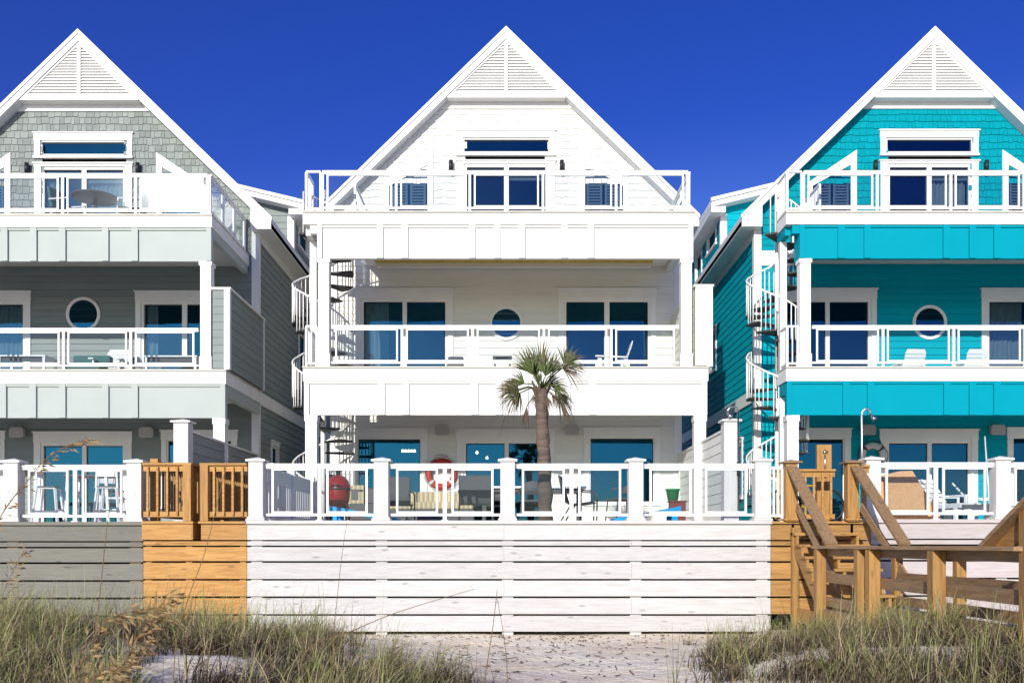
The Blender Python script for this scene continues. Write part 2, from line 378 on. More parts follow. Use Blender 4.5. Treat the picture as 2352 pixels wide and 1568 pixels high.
def shingles(mb, z0, z1, lo, hi, openings=(), course=.163, stag=.018):
    z = z0; siding(mb, z0, z1, lo, hi, openings, course, 0)
    while z < z1 - .02:
        u = lo(z) - U(0, .1); zt = min(z + course + .01, z1)
        while u < hi(z):
            w = random.choice((.085, .11, .13, .16, .19)); b = z + U(-stag, stag) * .8; a0 = max(u + .004, lo(z)); a1 = min(u + w - .004, hi(z))
            c0, c1 = max(a0, lo(zt)), min(a1, hi(zt))
            uc = (a0 + a1) / 2
            if a1 - a0 > .015 and not any(o[0] < uc < o[1] and o[2] < z + course / 2 < o[3] for o in openings):
                if c1 < c0: c0 = c1 = min(max(uc, lo(zt)), hi(zt))
                b = max(b, z0); d = .026; tn = rnd()
                mb.add([(a0, d, b), (a1, d, b), (c1, .006, zt), (c0, .006, zt), (a0, .001, b), (a1, .001, b), (a0, .001, zt), (a1, .001, zt)],
                       [(0, 1, 2, 3), (4, 5, 1, 0), (4, 0, 3, 6), (5, 7, 2, 1)], tn)
            u += w
        z += course
def trimmed_window(root, T, u0, u1, z0, z1, panes, name='window', tw=.12, head=.20, fw=.06, curtain=None, sill=True, meet=True, outer=None):
    """frame > trim, pane(s), curtain. T maps (along, out of the wall, up)."""
    fr = MB(T)
    n = len(panes)
    # frame bars
    fr.box(u0, u1, -.07, .012, z1 - fw, z1); fr.box(u0, u1, -.07, .012, z0, z0 + fw)
    fr.box(u0, u0 + fw, -.07, .011, z0 + fw, z1 - fw); fr.box(u1 - fw, u1, -.07, .011, z0 + fw, z1 - fw)
    for i, (a, b) in enumerate(panes[:-1]):
        nx_ = panes[i + 1][0]; fr.box(b, nx_, -.065, .008, z0 + fw, z1 - fw)
    f = fr.build(name, 'white', root)
    tr = MB(T)
    ow = outer or (u0 - tw, u1 + tw, z1 + head)
    tr.box(ow[0], u0 + .002, -.02, .042, z0 - .02, z1 + .002); tr.box(u1 - .002, ow[1], -.02, .042, z0 - .02, z1 + .002)
    tr.box(ow[0] - .01, ow[1] + .01, -.02, .048, z1, ow[2]); tr.box(ow[0] - .035, ow[1] + .035, -.02, .075, ow[2] - .001, ow[2] + .028)
    if sill: tr.box(ow[0] - .02, ow[1] + .02, -.02, .07, z0 - .07, z0 - .02)
    tr.build('trim', 'white', f)
    gk = MB(T)
    for a, b in panes:
        za, zb, w = z0 + fw, z1 - fw, .014
        gk.box(a, b, -.045, -.03, zb - w * 1.6, zb); gk.box(a, b, -.045, -.03, za, za + w)
        gk.box(a, a + w, -.045, -.03, za + w, zb - w * 1.6); gk.box(b - w, b, -.045, -.03, za + w, zb - w * 1.6)
    gk.build('gasket', 'gasket', f)
    for i, (a, b) in enumerate(panes):
        p = MB(T); p.quad((a, -.04, z0 + fw), (b, -.04, z0 + fw), (b, -.04, z1 - fw), (a, -.04, z1 - fw)); p.build('pane', 'win', f)
    for (a, b) in (curtain or ()):
        cu = MB(T); k = int((b - a) / .022); pts = [(a + (b - a) * i / k, -.16 + .028 * math.sin(i * 1.25) + .012 * math.sin(i * .41)) for i in range(k + 1)]
        vs = [(x, d, z0 + .05) for x, d in pts] + [(x, d, z1 - .03) for x, d in pts]
        cu.add(vs, [(i, i + 1, i + k + 2, i + k + 1) for i in range(k)], .5, True); cu.build('curtain', 'curtain', f)
    return f
def glass_rail(root, T, posts, zf, h=.87, gap=.085, name='railing', end0=True, end1=True, pw=.05, rail=.06, skip_posts=()):
    """posts, hand rail, bottom rail and framed panes along u; the panes are sub-parts"""
    r = MB(T); a, b = posts[0], posts[-1]
    r.box(a, b, -.035, .035, zf + h - .035, zf + h); r.box(a, b, -.02, .02, zf + h - rail - .01, zf + h - .036)
    r.box(a, b, -.02, .02, zf + .075, zf + .115)
    for i, p in enumerate(posts):
        if i in skip_posts: continue
        r.box(p - pw / 2, p + pw / 2, -.025, .025, zf, zf + h - .036); r.box(p - pw * .9, p + pw * .9, -.045, .045, zf, zf + .014)
    panes = []
    for p, q in zip(posts[:-1], posts[1:]):
        x0, x1, za, zb, w = p + gap, q - gap, zf + .116, zf + h - rail - .011, .034
        r.box(x0, x0 + w, -.016, .016, za, zb); r.box(x1 - w, x1, -.016, .016, za, zb)
        r.box(x0 + w, x1 - w, -.016, .016, zb - w * .8, zb); r.box(x0 + w, x1 - w, -.016, .016, za, za + w)
        panes.append((x0 + w, x1 - w, za + w, zb - w * .8))
    o = r.build(name, 'white_rail', root)
    for x0, x1, za, zb in panes:
        g_ = MB(T); g_.box(x0, x1, -.004, .004, za, zb); g_.build('pane', 'glass', o)
    return o
def picket_rail(T, mb, a, b, zf, h=.87, sp=.105, pk=.022, ends=(1, 1)):
    mb.box(a, b, -.025, .025, zf + h - .04, zf + h); mb.box(a, b, -.018, .018, zf + .06, zf + .1)
    n = max(1, round((b - a) / sp))
    for i in range(n + 1):
        u = a + (b - a) * i / n; w = pk if 0 < i < n else .045
        mb.box(u - w / 2, u + w / 2, -w / 2, w / 2, zf + (.1 if 0 < i < n else 0), zf + h - .04)

# ---------------------------------------------------------------- the three houses
def spiral(root, T, cx, cy, za, zb, phi_end, r=.67):
    """one flight; treads wind up clockwise seen from above"""
    rise = (zb - za) / 14; n = 13; dphi = R(38)
    st = MB(T); st.tube([(cx, cy, za - .0), (cx, cy, zb + .9)], .055, 12)
    # balusters and hand rail on the outer edge
    rail = []
    for i in range(n + 1):
        z = za + rise * (i + 1); ph = phi_end + dphi * (n - i)
        for k, s in ((0, -.5), (1, -.25), (2, 0), (3, .25)):
            p = ph - dphi * s * .95
            x, y = cx + (r - .012) * math.cos(p), cy + (r - .012) * math.sin(p)
            if i < n:
                st.tube([(x, y, z - .03), (x, y, z + .83 + rise * s)], .0125, 6)
                rail.append((p, z + .83 + rise * s))
    rail.sort(key=lambda q: q[1])
    pts = []
    for (p0, z0), (p1, z1) in zip(rail[:-1], rail[1:]):
        for k in range(2):
            t = k / 2; p = p0 + (p1 - p0) * t; pts.append((cx + (r - .012) * math.cos(p), cy + (r - .012) * math.sin(p), z0 + (z1 - z0) * t))
    st.tube(pts, .021, 8)
    o = st.build('spiral_staircase', 'white_rail', root)
    for i in range(n):
        z = za + rise * (i + 1); ph = phi_end + dphi * (n - i); t_ = MB(T); m = 4
        vs = []
        for zz in (z - .035, z):
            vs.append((cx + .05 * math.cos(ph - .5), cy + .05 * math.sin(ph - .5), zz)); vs.append((cx + .05 * math.cos(ph + .5), cy + .05 * math.sin(ph + .5), zz))
            for k in range(m + 1):
                p = ph + dphi * .53 - dphi * 1.06 * k / m; vs.append((cx + r * math.cos(p), cy + r * math.sin(p), zz))
        q = m + 3
        t_.add(vs, [tuple(range(q)), tuple(range(2 * q - 1, q - 1, -1))] + [(j, j + q, (j + 1) % q + q, (j + 1) % q) for j in range(q)])
        t_.build('tread', 'tread', o)
    return o
def column(root, T, x0, x1, y0, y1, z0, z1, base=.28, cap=.085, cw=.018):
    c = MB(T); c.box(x0 + cw, x1 - cw, y0 + cw, y1 - cw, z0 + base, z1 - cap)
    if base > .01: c.box(x0, x1, y0, y1, z0, z0 + base)
    c.box(x0 - .005, x1 + .005, y0 - .005, y1 + .005, z1 - cap, z1 - .002)
    return c.build('column', 'white', root, .006)

def house(label, cx, dz, col, bat3, bat2, round_z, curtains3, curtains2, wood_ceiling=False):
    TT = lambda x, y, z: (cx + x, y, z + dz)
    TF = lambda u, d, z: (cx + u, YW - d, z + dz)
    TR = lambda u, d, z: (cx + WOFF + d, u, z + dz)
    TL = lambda u, d, z: (cx - WOFF - d, u, z + dz)
    root = thing('beach_house', label, 'house', (cx, YW, GZ))
    sid, shi, pan = col + '_siding', col + '_shingle', col + '_panel'
    # --- openings in the front wall
    o1 = [(-3.53, -2.0, .45, 2.52), (-1.02, .99, .45, 2.46), (1.96, 3.51, .98, 2.54)]
    o2 = [(-3.44, -1.37, 3.74, 5.80), (1.35, 3.42, 3.74, 5.80)]
    o3 = [(-1.0, 1.0, 7.0, 8.98), (-1.03, 1.04, 9.24, 9.60), (-2.86, -1.74, 7.05, 8.96), (1.74, 2.86, 7.05, 8.96)]
    w1 = MB(TF); siding(w1, Z1, Z2 - .02, lambda z: -WOFF, lambda z: WOFF, o1)
    w1.build('wall', sid, root)
    w2 = MB(TF); siding(w2, Z2, Z3 - .01, lambda z: -WOFF, lambda z: WOFF, o2)
    w2.build('wall', sid, root)
    half = lambda z: min(WOFF, (APEX - RT - z) / SL + .02)
    w3 = MB(TF); shingles(w3, Z3, 10.28, lambda z: -half(z), half, [(-1.0, 1.0, 7.0, 9.7), (-2.8, -1.8, 7.05, 8.5), (1.8, 2.8, 7.05, 8.5)])
    w3.build('wall', shi, root)
    # wall structure behind the cladding: storey boxes with holes would be hidden, so rooms stand behind the panes
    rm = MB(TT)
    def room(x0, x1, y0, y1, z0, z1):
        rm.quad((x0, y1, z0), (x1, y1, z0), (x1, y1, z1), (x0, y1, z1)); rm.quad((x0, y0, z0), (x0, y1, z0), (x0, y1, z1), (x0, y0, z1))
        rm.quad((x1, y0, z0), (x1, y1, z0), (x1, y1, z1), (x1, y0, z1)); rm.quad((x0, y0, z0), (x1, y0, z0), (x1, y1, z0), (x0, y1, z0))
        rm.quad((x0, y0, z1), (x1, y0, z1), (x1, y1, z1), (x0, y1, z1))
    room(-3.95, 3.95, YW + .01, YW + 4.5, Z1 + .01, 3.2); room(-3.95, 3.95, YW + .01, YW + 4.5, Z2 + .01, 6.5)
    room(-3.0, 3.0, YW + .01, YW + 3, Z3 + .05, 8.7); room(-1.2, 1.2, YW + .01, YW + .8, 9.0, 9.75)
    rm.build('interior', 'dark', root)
    # side walls: main part and the higher part under the shed dormer
    so = [(26.7, 27.8, 8.5, 9.0), (28.7, 29.6, 7.95, 8.95), (26.7, 27.5, 4.95, 6.05), (23.65, 24.25, 1.2, 2.55)]
    for T in (TR, TL):
        w = MB(T); siding(w, GZ, 7.42, lambda z: YW, lambda z: 34, so, .18, .016)
        siding(w, 7.42, 9.06, lambda z: 26.0, lambda z: 34, so, .18, .016)
        w.build('wall', sid, root)
        cb = MB(T); cb.box(YW - .03, YW + .13, .0, .045, GZ, 3.38); cb.box(YW - .03, YW + .13, .0, .045, 3.68, 7.42)
        cb.box(25.97, 26.12, .0, .045, 7.5, 9.0); cb.box(YW - .03, 34, 0, .05, 3.38, 3.68); cb.box(YW + .13, 34, 0, .03, 7.25, 7.42)
        for a, b in ((Z1, 3.38), (3.68, 7.5)):
            for sx in (0,): cb.box(YW - .03, YW + .002, -.13, .0, a, b)
        cb.build('corner_board', 'white', root)
        for (u0, u1, z0, z1) in so:
            trimmed_window(root, T, u0, u1, z0, z1, [(u0 + .06, u1 - .06)], tw=.09, head=.09, fw=.06)
    dk = MB(TT); dk.box(-3.9, 3.9, YW + 4.6, 34, GZ, 9.0, .5); dk.build('rear_wall', sid, root)
    fr = MB(TF)                                              # front frieze under the gable vent, base board
    hz = lambda z: (APEX - RT - z) / SL + .01
    fr.add([(-hz(10.28), .0, 10.28), (hz(10.28), .0, 10.28), (hz(10.46), .0, 10.46), (-hz(10.46), .0, 10.46),
            (-hz(10.28), .045, 10.28), (hz(10.28), .045, 10.28), (hz(10.46), .045, 10.46), (-hz(10.46), .045, 10.46)],
           [(4, 5, 6, 7), (0, 1, 5, 4), (3, 2, 6, 7), (0, 4, 7, 3), (1, 2, 6, 5)])
    fr.build('frieze_board', 'white', root)
    # --- roof
    e = EOFF; zo = lambda x: APEX - SL * abs(x)
    rf = MB(TT)
    rf.prism([(0, zo(0) - .02), (e, zo(e) - .02), (e, zo(e) - RT), (0, zo(0) - RT), (-e, zo(e) - RT), (-e, zo(e) - .02)], YG, 34.2)
    ro = rf.build('roof', 'roof', root)
    rk = MB(TT)
    rk.prism([(0, zo(0) - .09), (e, zo(e) - .09), (e, zo(e) - RT), (0, zo(0) - RT), (-e, zo(e) - RT), (-e, zo(e) - .09)], YG - .03, YG - .001)
    rk.prism([(0, zo(0)), (e + .02, zo(e + .02)), (e + .02, zo(e) - .1), (0, zo(0) - .1), (-e - .02, zo(e) - .1), (-e - .02, zo(e + .02))], YG - .055, YG + .03)
    for s in (-1, 1):
        x0, x1 = sorted((s * 4.02, s * 4.47))
        rk.prism([(s * 4.02, 7.415), (s * 4.47, 7.415), (s * 4.47, 7.50), (s * 4.02, zo(4.02) - RT + .01)], YG - .028, YW - .03)
    rk.build('rake_board', 'white', ro)
    for s in (-1, 1):
        ev = MB(TT)
        x0, x1 = sorted((s * 4.11, s * 4.485)); ev.box(x0, x1, YG + .02, 34.1, zo(e) - RT - .015, zo(e) - RT + .0)
        x0, x1 = sorted((s * 4.47, s * 4.50)); ev.box(x0, x1, YG - .02, 34.1, zo(e) - RT - .02, zo(e) - RT + .12)
        ev.build('eave', 'white', ro)
    # gable vent: slanted louvres either side of a middle stile
    gv = MB(TT); zb, za = 10.46, APEX - RT
    hw = lambda z: (za - z) / SL
    gv.prism([(-hw(zb), zb), (hw(zb), zb), (0, za)], YG + .07, YG + .10)
    y0, y1 = YG + .0, YG + .068
    gv.box(-hw(zb), hw(zb), y0, YW + .0, zb - .03, zb - .001); gv.prism([(-hw(zb), zb), (hw(zb), zb), (hw(zb + .1), zb + .1), (-hw(zb + .1), zb + .1)], y0, y1)
    gv.prism([(-hw(za - .14), za - .14), (hw(za - .14), za - .14), (0, za)], y0 + .001, y1)
    gv.box(-.04, .04, y0, y1, zb + .1, za - .08)
    for s in (-1, 1):
        gv.prism([(s * hw(zb + .1), zb + .1), (s * (hw(zb + .1) - .06), zb + .1), (0, za - .06), (0, za)], y0 + .002, y1)
    z = zb + .105
    while z < za - .16:
        h1 = hw(z) - .05; h2 = hw(z + .05) - .05
        for s in (-1, 1):
            a, b = (.04, h1) if s == 1 else (-h1, -.04); c, d = (.04, h2) if s == 1 else (-h2, -.04)
            if h2 > .06:
                gv.add([(a, y0 + .012, z), (b, y0 + .012, z), (d, y0 + .052, z + .056), (c, y0 + .052, z + .056), (a, y0 + .018, z - .008), (b, y0 + .018, z - .008)], [(0, 1, 2, 3), (4, 5, 1, 0)])
        z += .068
    gv.build('gable_vent', 'white', root)
    # --- shed dormers
    for s in (-1, 1):
        T = lambda x, y, z, s=s: (cx + s * x, y, z + dz)
        dr = MB(T); zt = lambda x: 9.75 - .24 * (x - 2.71)
        dr.prism([(2.3, zt(2.3) + .0), (4.47, zt(4.47)), (4.47, zt(4.47) - .2), (2.3, zt(2.3) - .2)], 25.6, 34)
        dr.prism([(2.2, zt(2.2) + .03), (4.49, zt(4.49) + .03), (4.49, zt(4.49) - .06), (2.2, zt(2.2) - .06)], 25.55, 25.62)
        dr.box(4.08, 4.47, 25.61, 34, 8.98, 9.14); dr.build('dormer_roof', 'white', root)
        T2 = lambda u, d, z, s=s: (cx + s * u, 26.0 - d, z + dz)
        dw = MB(T2); siding(dw, 7.45, 9.6, lambda z: 2.2, lambda z: max(2.2, min(4.1, 2.71 + (9.55 - z) / .24)), (), .18, .016)
        dw.build('dormer_wall', sid, root)
        ct = MB(T2); ct.box(3.97, 4.147, .0, .045, 7.5, 9.05); ct.build('corner_board', 'white', root)
    # --- decks
    for (zt, th, xr, nm) in ((Z2, .30, 4.18, 2), (Z3, .27, 3.89, 3)):
        d = MB(TT)
        d.box(-4.17, xr, YD + .03, YD + .5, zt - th, zt - .03); d.box(-3.28, xr, YD + .5, YW - .03, zt - th, zt - .03); d.box(-4.17, -3.28, YD + .5, YD + .76, zt - th, zt - .03)
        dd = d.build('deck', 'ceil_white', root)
        f = MB(TT)
        f.box(-4.19, xr + .02, YD, YD + .03, zt - th, zt - .035); f.box(-4.19, -4.17, YD + .03, YD + .76, zt - th, zt - .035); f.box(xr, xr + .02, YD + .03, YW - .03, zt - th, zt - .035)
        f.build('fascia', 'white', dd)
        b = MB(TT)
        n = 5
        for i in range(4): b.box(-4.2, xr + .03, YD - .03 + i * .14, YD + .105 + i * .14, zt - .028, zt)
        i = 4
        while YD - .03 + i * .14 < YW - .15:
            ya = YD - .03 + i * .14
            b.box(-3.27, xr + .03, ya, ya + .135, zt - .028, zt)
            if ya < YD + .65: b.box(-4.2, -3.27, ya, ya + .135, zt - .028, zt)
            i += 1
        b.build('deck_boards', 'deck', dd)
    # panelled bands below the decks
    for z0, z1, x0, x1, bats in ((5.93, 6.62, -3.9, 3.89, bat3), (2.685, 3.38, -4.17, 4.18, bat2)):
        p = MB(TT); p.box(x0, x1, YD + .06, YD + .17, z0, z1, .5)
        if x0 > -4: p.box(x0, x0 + .12, YD + .17, YD + .42, z0, z1, .5)
        prev = x0
        for b_ in bats + [x1]:
            p.box(b_ - (.135 if b_ != x1 else .1), b_, YD + .016, YD + .059, z0, z1 - .001, .5)
        p.box(x0, x0 + .1, YD + .016, YD + .059, z0, z1 - .001, .5)
        p.box(x0, x1, YD + .03, YD + .059, z1 - .05, z1 - .001, .5)
        p.build('panel_band', pan, root)
    for bx in [(x, x + .115, YD + .17, yy, 3.13, 3.38) for x, yy in ((-4.165, YD + .76), (4.06, YW - .03))] + [(x, x + .115, YD + .17, yy, 6.44, 6.62) for x, yy in ((-4.165, YD + .76), (3.77, YW - .03))] + [(-4.05, -3.9, YD + .035, YD + .16, 6.44, 6.62)]:
        sb = MB(TT); sb.box(*bx, .5); sb.build('side_beam', pan, root)
    bb = MB(TF); bb.box(-4.1, -3.2, .0, .04, 6.58, 6.93); bb.build('belt_board', 'white', root)
    cl = MB(TT)
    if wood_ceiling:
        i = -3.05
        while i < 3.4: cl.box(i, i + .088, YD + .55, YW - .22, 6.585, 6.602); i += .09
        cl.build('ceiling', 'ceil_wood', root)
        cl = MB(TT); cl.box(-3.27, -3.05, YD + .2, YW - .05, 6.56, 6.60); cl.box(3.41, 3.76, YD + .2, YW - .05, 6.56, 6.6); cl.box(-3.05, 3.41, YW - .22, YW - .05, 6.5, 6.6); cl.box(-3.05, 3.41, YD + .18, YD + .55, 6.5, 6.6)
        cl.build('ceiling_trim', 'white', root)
    # --- columns
    column(root, TT, -3.90, -3.64, YD + .04, YD + .30, Z2, 5.93); column(root, TT, 3.63, 3.89, YD + .04, YD + .30, Z2, 5.93)
    column(root, TT, -4.165, -3.90, YD + .035, YD + .30, Z1, 2.684, 0.0, .13, .012); column(root, TT, 3.91, 4.175, YD + .035, YD + .30, Z1, 2.684, 0, .13, .012)
    sp = MB(TT); sp.box(-4.16, -4.02, 20.13, 20.27, Z1, 3.12); sp.box(-4.16, -4.02, 20.13, 20.27, Z2, 6.43); sp.build('stair_post', 'white', root)
    # privacy wall beside the second storey porch
    TP = lambda u, d, z: (cx + 4.25 + d, u, z + dz)
    TPf = lambda u, d, z: (cx + u, YD + .0 - d, z + dz)
    pw = MB(TP); siding(pw, 3.70, 5.33, lambda z: YD + .08, lambda z: YW - .05, (), .18, .012)
    T3 = lambda u, d, z: (cx + 3.93 - d, u, z + dz); pw.T = T3; siding(pw, 3.70, 5.33, lambda z: YD + .08, lambda z: YW - .05, (), .18, .012)
    pw.T = TPf; siding(pw, 3.70, 5.33, lambda z: 3.93, lambda z: 4.17, (), .16, .012)
    pw.T = TT; pw.box(3.94, 4.24, YD + .01, YD + .06, 3.70, 5.33); pw.box(3.94, 4.24, YD + .06, YW - .05, 3.70, 5.3, .5)
    pp = pw.build('privacy_wall', sid, root)
    ptr = MB(TT); ptr.box(3.90, 4.31, YD - .04, YW - .05, 5.33, 5.37); ptr.box(4.17, 4.285, YD - .03, YD + .09, 3.68, 5.33); ptr.box(4.24, 4.28, YW - .12, YW - .03, 3.68, 5.33)
    ptr.build('trim', 'white', pp)
    # --- railings
    TDF = lambda u, d, z: (cx + u, YD + .10 - d, z + dz)
    glass_rail(root, TDF, [-3.62, -2.15, -.68, .80, 2.20, 3.60], Z2, skip_posts=(0, 5), gap=.085)
    glass_rail(root, TDF, [-3.80, -2.27, -.74, .78, 2.30, 3.79], Z3, gap=.085)
    pr = MB(TDF); picket_rail(TDF, pr, -4.14, -3.92, Z2); pr.T = lambda u, d, z: (cx - 4.14 + d, u, z + dz); picket_rail(None, pr, YD + .12, 20.12, Z2)
    pr.build('railing', 'white_rail', root)
    pr = MB(TDF); picket_rail(TDF, pr, -4.14, -3.84, Z3, sp=.28); pr.T = lambda u, d, z: (cx - 4.14 + d, u, z + dz); picket_rail(None, pr, YD + .14, YD + .74, Z3)
    pr.T = lambda u, d, z: (cx - 3.24 + d, u, z + dz); picket_rail(None, pr, YD + .78, YW - .1, Z3)
    pr.build('railing', 'white_rail', root)
    glass_rail(root, lambda u, d, z: (cx + 3.82 + d, u, z + dz), [YD + .14, YD + 1.05, YD + 1.9, YW - .08], Z3, gap=.05)
    # --- spiral stairs
    spiral(root, TT, -4.02, 20.85, Z2, Z3, R(-147)); spiral(root, TT, -4.02, 20.85, Z1, Z2, R(105))
    # --- windows in the front wall
    trimmed_window(root, TF, *o1[0], [(-3.50, -2.04)], fw=.035, tw=.14, head=.2, outer=(-3.64, -1.86, 2.72), sill=False)
    trimmed_window(root, TF, *o1[1], [(-.94, -.04), (.06, .92)], 'sliding_door', fw=.07, outer=(-1.17, 1.14, 2.70), sill=False)
    trimmed_window(root, TF, *o1[2], [(2.0, 3.47)], fw=.035, outer=(1.84, 3.63, 2.74))
    trimmed_window(root, TF, *o2[0], [(-3.35, -2.45), (-2.35, -1.45)], 'sliding_door', fw=.07, outer=(-3.56, -1.25, 6.02), sill=False, curtain=curtains2[0])
    trimmed_window(root, TF, *o2[1], [(1.44, 2.32), (2.44, 3.32)], 'sliding_door', fw=.07, outer=(1.23, 3.54, 6.02), sill=False, curtain=curtains2[1])
    f3 = trimmed_window(root, TF, *o3[0], [(-.93, -.05), (.06, .93)], 'sliding_door', fw=.07, outer=(-1.16, 1.15, 9.04), sill=False, curtain=curtains3)
    trimmed_window(root, TF, *o3[1], [(-.99, 1.0)], 'transom_window', fw=.04, outer=(-1.16, 1.15, 9.76), tw=.12)
    bl = MB(TF); bl.box(-.93, .93, -.10, -.06, 8.80, 8.85); bl.box(.06, .93, -.1, -.055, 8.62, 8.78); bl.build('blind', 'white', f3)
    for s in (-1, 1):
        T = lambda u, d, z, s=s: (cx + s * u, YW - d, z + dz)
        zt = lambda u: 8.96 - .56 * (u - 1.86)
        w = MB(T); P = lambda u0, z0, u1, z1, d: None
        zo_ = lambda u: 9.31 - .67 * (u - 1.72)
        ins = [(1.86, 7.12), (2.76, 7.12), (2.76, zt(2.76)), (1.86, zt(1.86))]; out = [(1.72, 6.98), (2.89, 6.98), (2.89, zo_(2.89)), (1.72, zo_(1.72))]
        for i in range(4):
            a, b, c, d_ = out[i], out[(i + 1) % 4], ins[(i + 1) % 4], ins[i]
            q = [a, b, c, d_]
            w.add([(u, .045, z) for u, z in q] + [(u, -.03, z) for u, z in q], [(0, 1, 2, 3), (0, 4, 5, 1), (3, 2, 6, 7)])
        wf = w.build('window', 'white', root)
        g_ = MB(T); g_.add([(u, .012, z) for u, z in ins], [(0, 1, 2, 3)]); g_.build('pane', 'win', wf)
        sh = MB(T); bk = MB(T)
        zl = lambda u: zt(u) - .11
        for (ua, ub) in ((1.90, 2.27), (2.33, 2.70)):
            for q in (((ua, 7.14), (ua + .05, 7.14), (ua + .05, zl(ua + .05)), (ua, zl(ua))), ((ub - .05, 7.14), (ub, 7.14), (ub, zl(ub)), (ub - .05, zl(ub - .05))), ((ua, zl(ua)), (ub, zl(ub)), (ub, zl(ub) + .06), (ua, zl(ua) + .06))):
                sh.add([(u, .006, z) for u, z in q], [(0, 1, 2, 3)])
            z = 7.16
            while z < zl(ua) - .06:
                ue = min(ub - .05, 1.86 + (8.96 - .11 - z - .05) / .56)
                if ue > ua + .08: sh.add([(ua + .05, .006, z), (ue, .006, z), (ue, -.0, z + .04), (ua + .05, -.0, z + .04)], [(0, 1, 2, 3)])
                z += .068
        sh.build('shutter', 'shutter', wf)
        bk.add([(u, -.012, z) for u, z in out], [(0, 1, 2, 3)]); bk.build('backing', 'dark', wf)  # dark sheet painted in place of the shaded room
    # round window
    rz = round_z; n = 48; r0, r1 = .335, .405
    w = MB(TF); cs = [(math.cos(2 * math.pi * i / n), math.sin(2 * math.pi * i / n)) for i in range(n)]
    w.add([(r0 * c, .055, rz + r0 * s) for c, s in cs] + [(r1 * c, .055, rz + r1 * s) for c, s in cs] + [(r1 * c, .0, rz + r1 * s) for c, s in cs] + [(r0 * c, .02, rz + r0 * s) for c, s in cs],
          [(i, (i + 1) % n, (i + 1) % n + n, i + n) for i in range(n)] + [(i + n, (i + 1) % n + n, (i + 1) % n + 2 * n, i + 2 * n) for i in range(n)] + [(i, (i + 1) % n, (i + 1) % n + 3 * n, i + 3 * n) for i in range(n)], .5)
    wf = w.build('round_window', 'white', root)
    g_ = MB(TF); g_.add([(r0 * c, .034, rz + r0 * s) for c, s in cs], [tuple(range(n))]); g_.build('pane', 'win', wf)
    g_ = MB(TF); g_.add([(r0 * c, .022, rz + r0 * s) for c, s in cs], [tuple(range(n))]); g_.build('backing', 'dark', wf)  # dark disc stands for the unlit room behind the pane
    # sconces and loudspeakers on the wall
    for u in (-1.30, 1.31):
        l_ = MB(TF); l_.tube([(u, .11, 8.80), (u, .11, 9.03)], .05, 14); l_.box(u - .03, u + .03, .0, .07, 8.87, 8.97); l_.tube([(u, .11, 8.72), (u, .11, 8.80)], [.03, .045], 14)
        l_.build('wall_light', 'black', root)
    for u in (-1.50, 1.54):
        l_ = MB(TF); pr_ = [(-.155, 2.62), (-.13, 2.59), (.13, 2.59), (.155, 2.62), (.155, 2.76), (.12, 2.81), (-.12, 2.81), (-.155, 2.76)]
        k = len(pr_)
        l_.add([(u + a, .21, z - .015) for a, z in pr_] + [(u + a * .9, .03, z * 1.0 + (.01)) for a, z in pr_], [tuple(range(k))] + [(i, (i + 1) % k, (i + 1) % k + k, i + k) for i in range(k)])
        l_.box(u - .05, u + .05, 0, .05, 2.63, 2.76); l_.build('loudspeaker', 'speaker', root, .012)
    return root

hc = house('white beach house in the middle with white shingled gable and a palm in front', -.137, 0, 'white',
           [-2.53, -2.02, -.62, -.10, .41, 1.29, 1.84], [-2.5, -1.99, -.57, -.06, .47, 1.35, 1.87], 5.22, [], ([(-3.35, -2.8)], []), True)
hl = house('gray green beach house with gray shingled gable and pale gray panels below its decks', -10.12, -.06, 'gray',
           [-.33, .27, .87, 1.76, 2.37], [-.36, .26, .87, 1.76, 2.37], 5.49, [(-.93, -.55), (.0, .93)], ([(-3.35, -1.5)], [(1.44, 1.7)]))
hr = house('turquoise beach house with white trim behind the wooden beach stairs', 9.86, 0, 'teal',
           [-2.97, -2.43, -.79, -.25, .26, 1.2], [-2.87, -2.36, -.78, -.25, .26, 1.2], 5.24, [(.05, .93)], ([], [(1.44, 2.3)]))
# ---------------------------------------------------------------- terraces in front of the houses
ROWS = [(.077, .328), (-.014, .054), (-.262, -.040), (-.548, -.292), (-.828, -.577), (-1.112, -.858), (-1.392, -1.142)]
def cladding(T, x0, x1, splits=(), rows=ROWS, y=YF, last=True):
    m = MB(T)
    for i, (a, b) in enumerate(rows):
        if i == len(rows) - 1 and not last: continue
        xs_ = [x0] + [s for s in splits if x0 < s < x1] + [x1]
        if i % 2: xs_ = [x0] + [s + 2.05 for s in splits if x0 < s + 2.05 < x1] + [x1]
        for p, q in zip(xs_[:-1], xs_[1:]): m.box(p + .0015, q - .0015, y, y + (.04 if i else .045), a, b)
    return m
def deck_floor(T, x0, x1, y0, y1, z, w=.138):
    m = MB(T); k = y0
    while k < y1 - .02: m.box(x0, x1, k, min(k + w, y1), z - .03, z); k += w + .005
    return m
def post(root, T, x, y, z0, z1, w=.235, mat='wash_z', cap='white', base=True, capw=.31):
    p = MB(T); p.cbox(x, y, z0, w, w, z1 - z0 - .05)
    if base: p.cbox(x, y, z0, w + .07, w + .07, .035); p.cbox(x, y, z0 + .035, w + .035, w + .035, .03)
    o = p.build('post', mat, root, .006)
    c = MB(T); h = capw / 2; z = z1 - .05
    c.cbox(x, y, z, capw, capw, .03)
    c.add([(x - h, y - h, z + .03), (x + h, y - h, z + .03), (x + h, y + h, z + .03), (x - h, y + h, z + .03), (x, y, z + .075)], [(0, 1, 4), (1, 2, 4), (2, 3, 4), (3, 0, 4)])
    c.build('post_cap', cap, o); return o

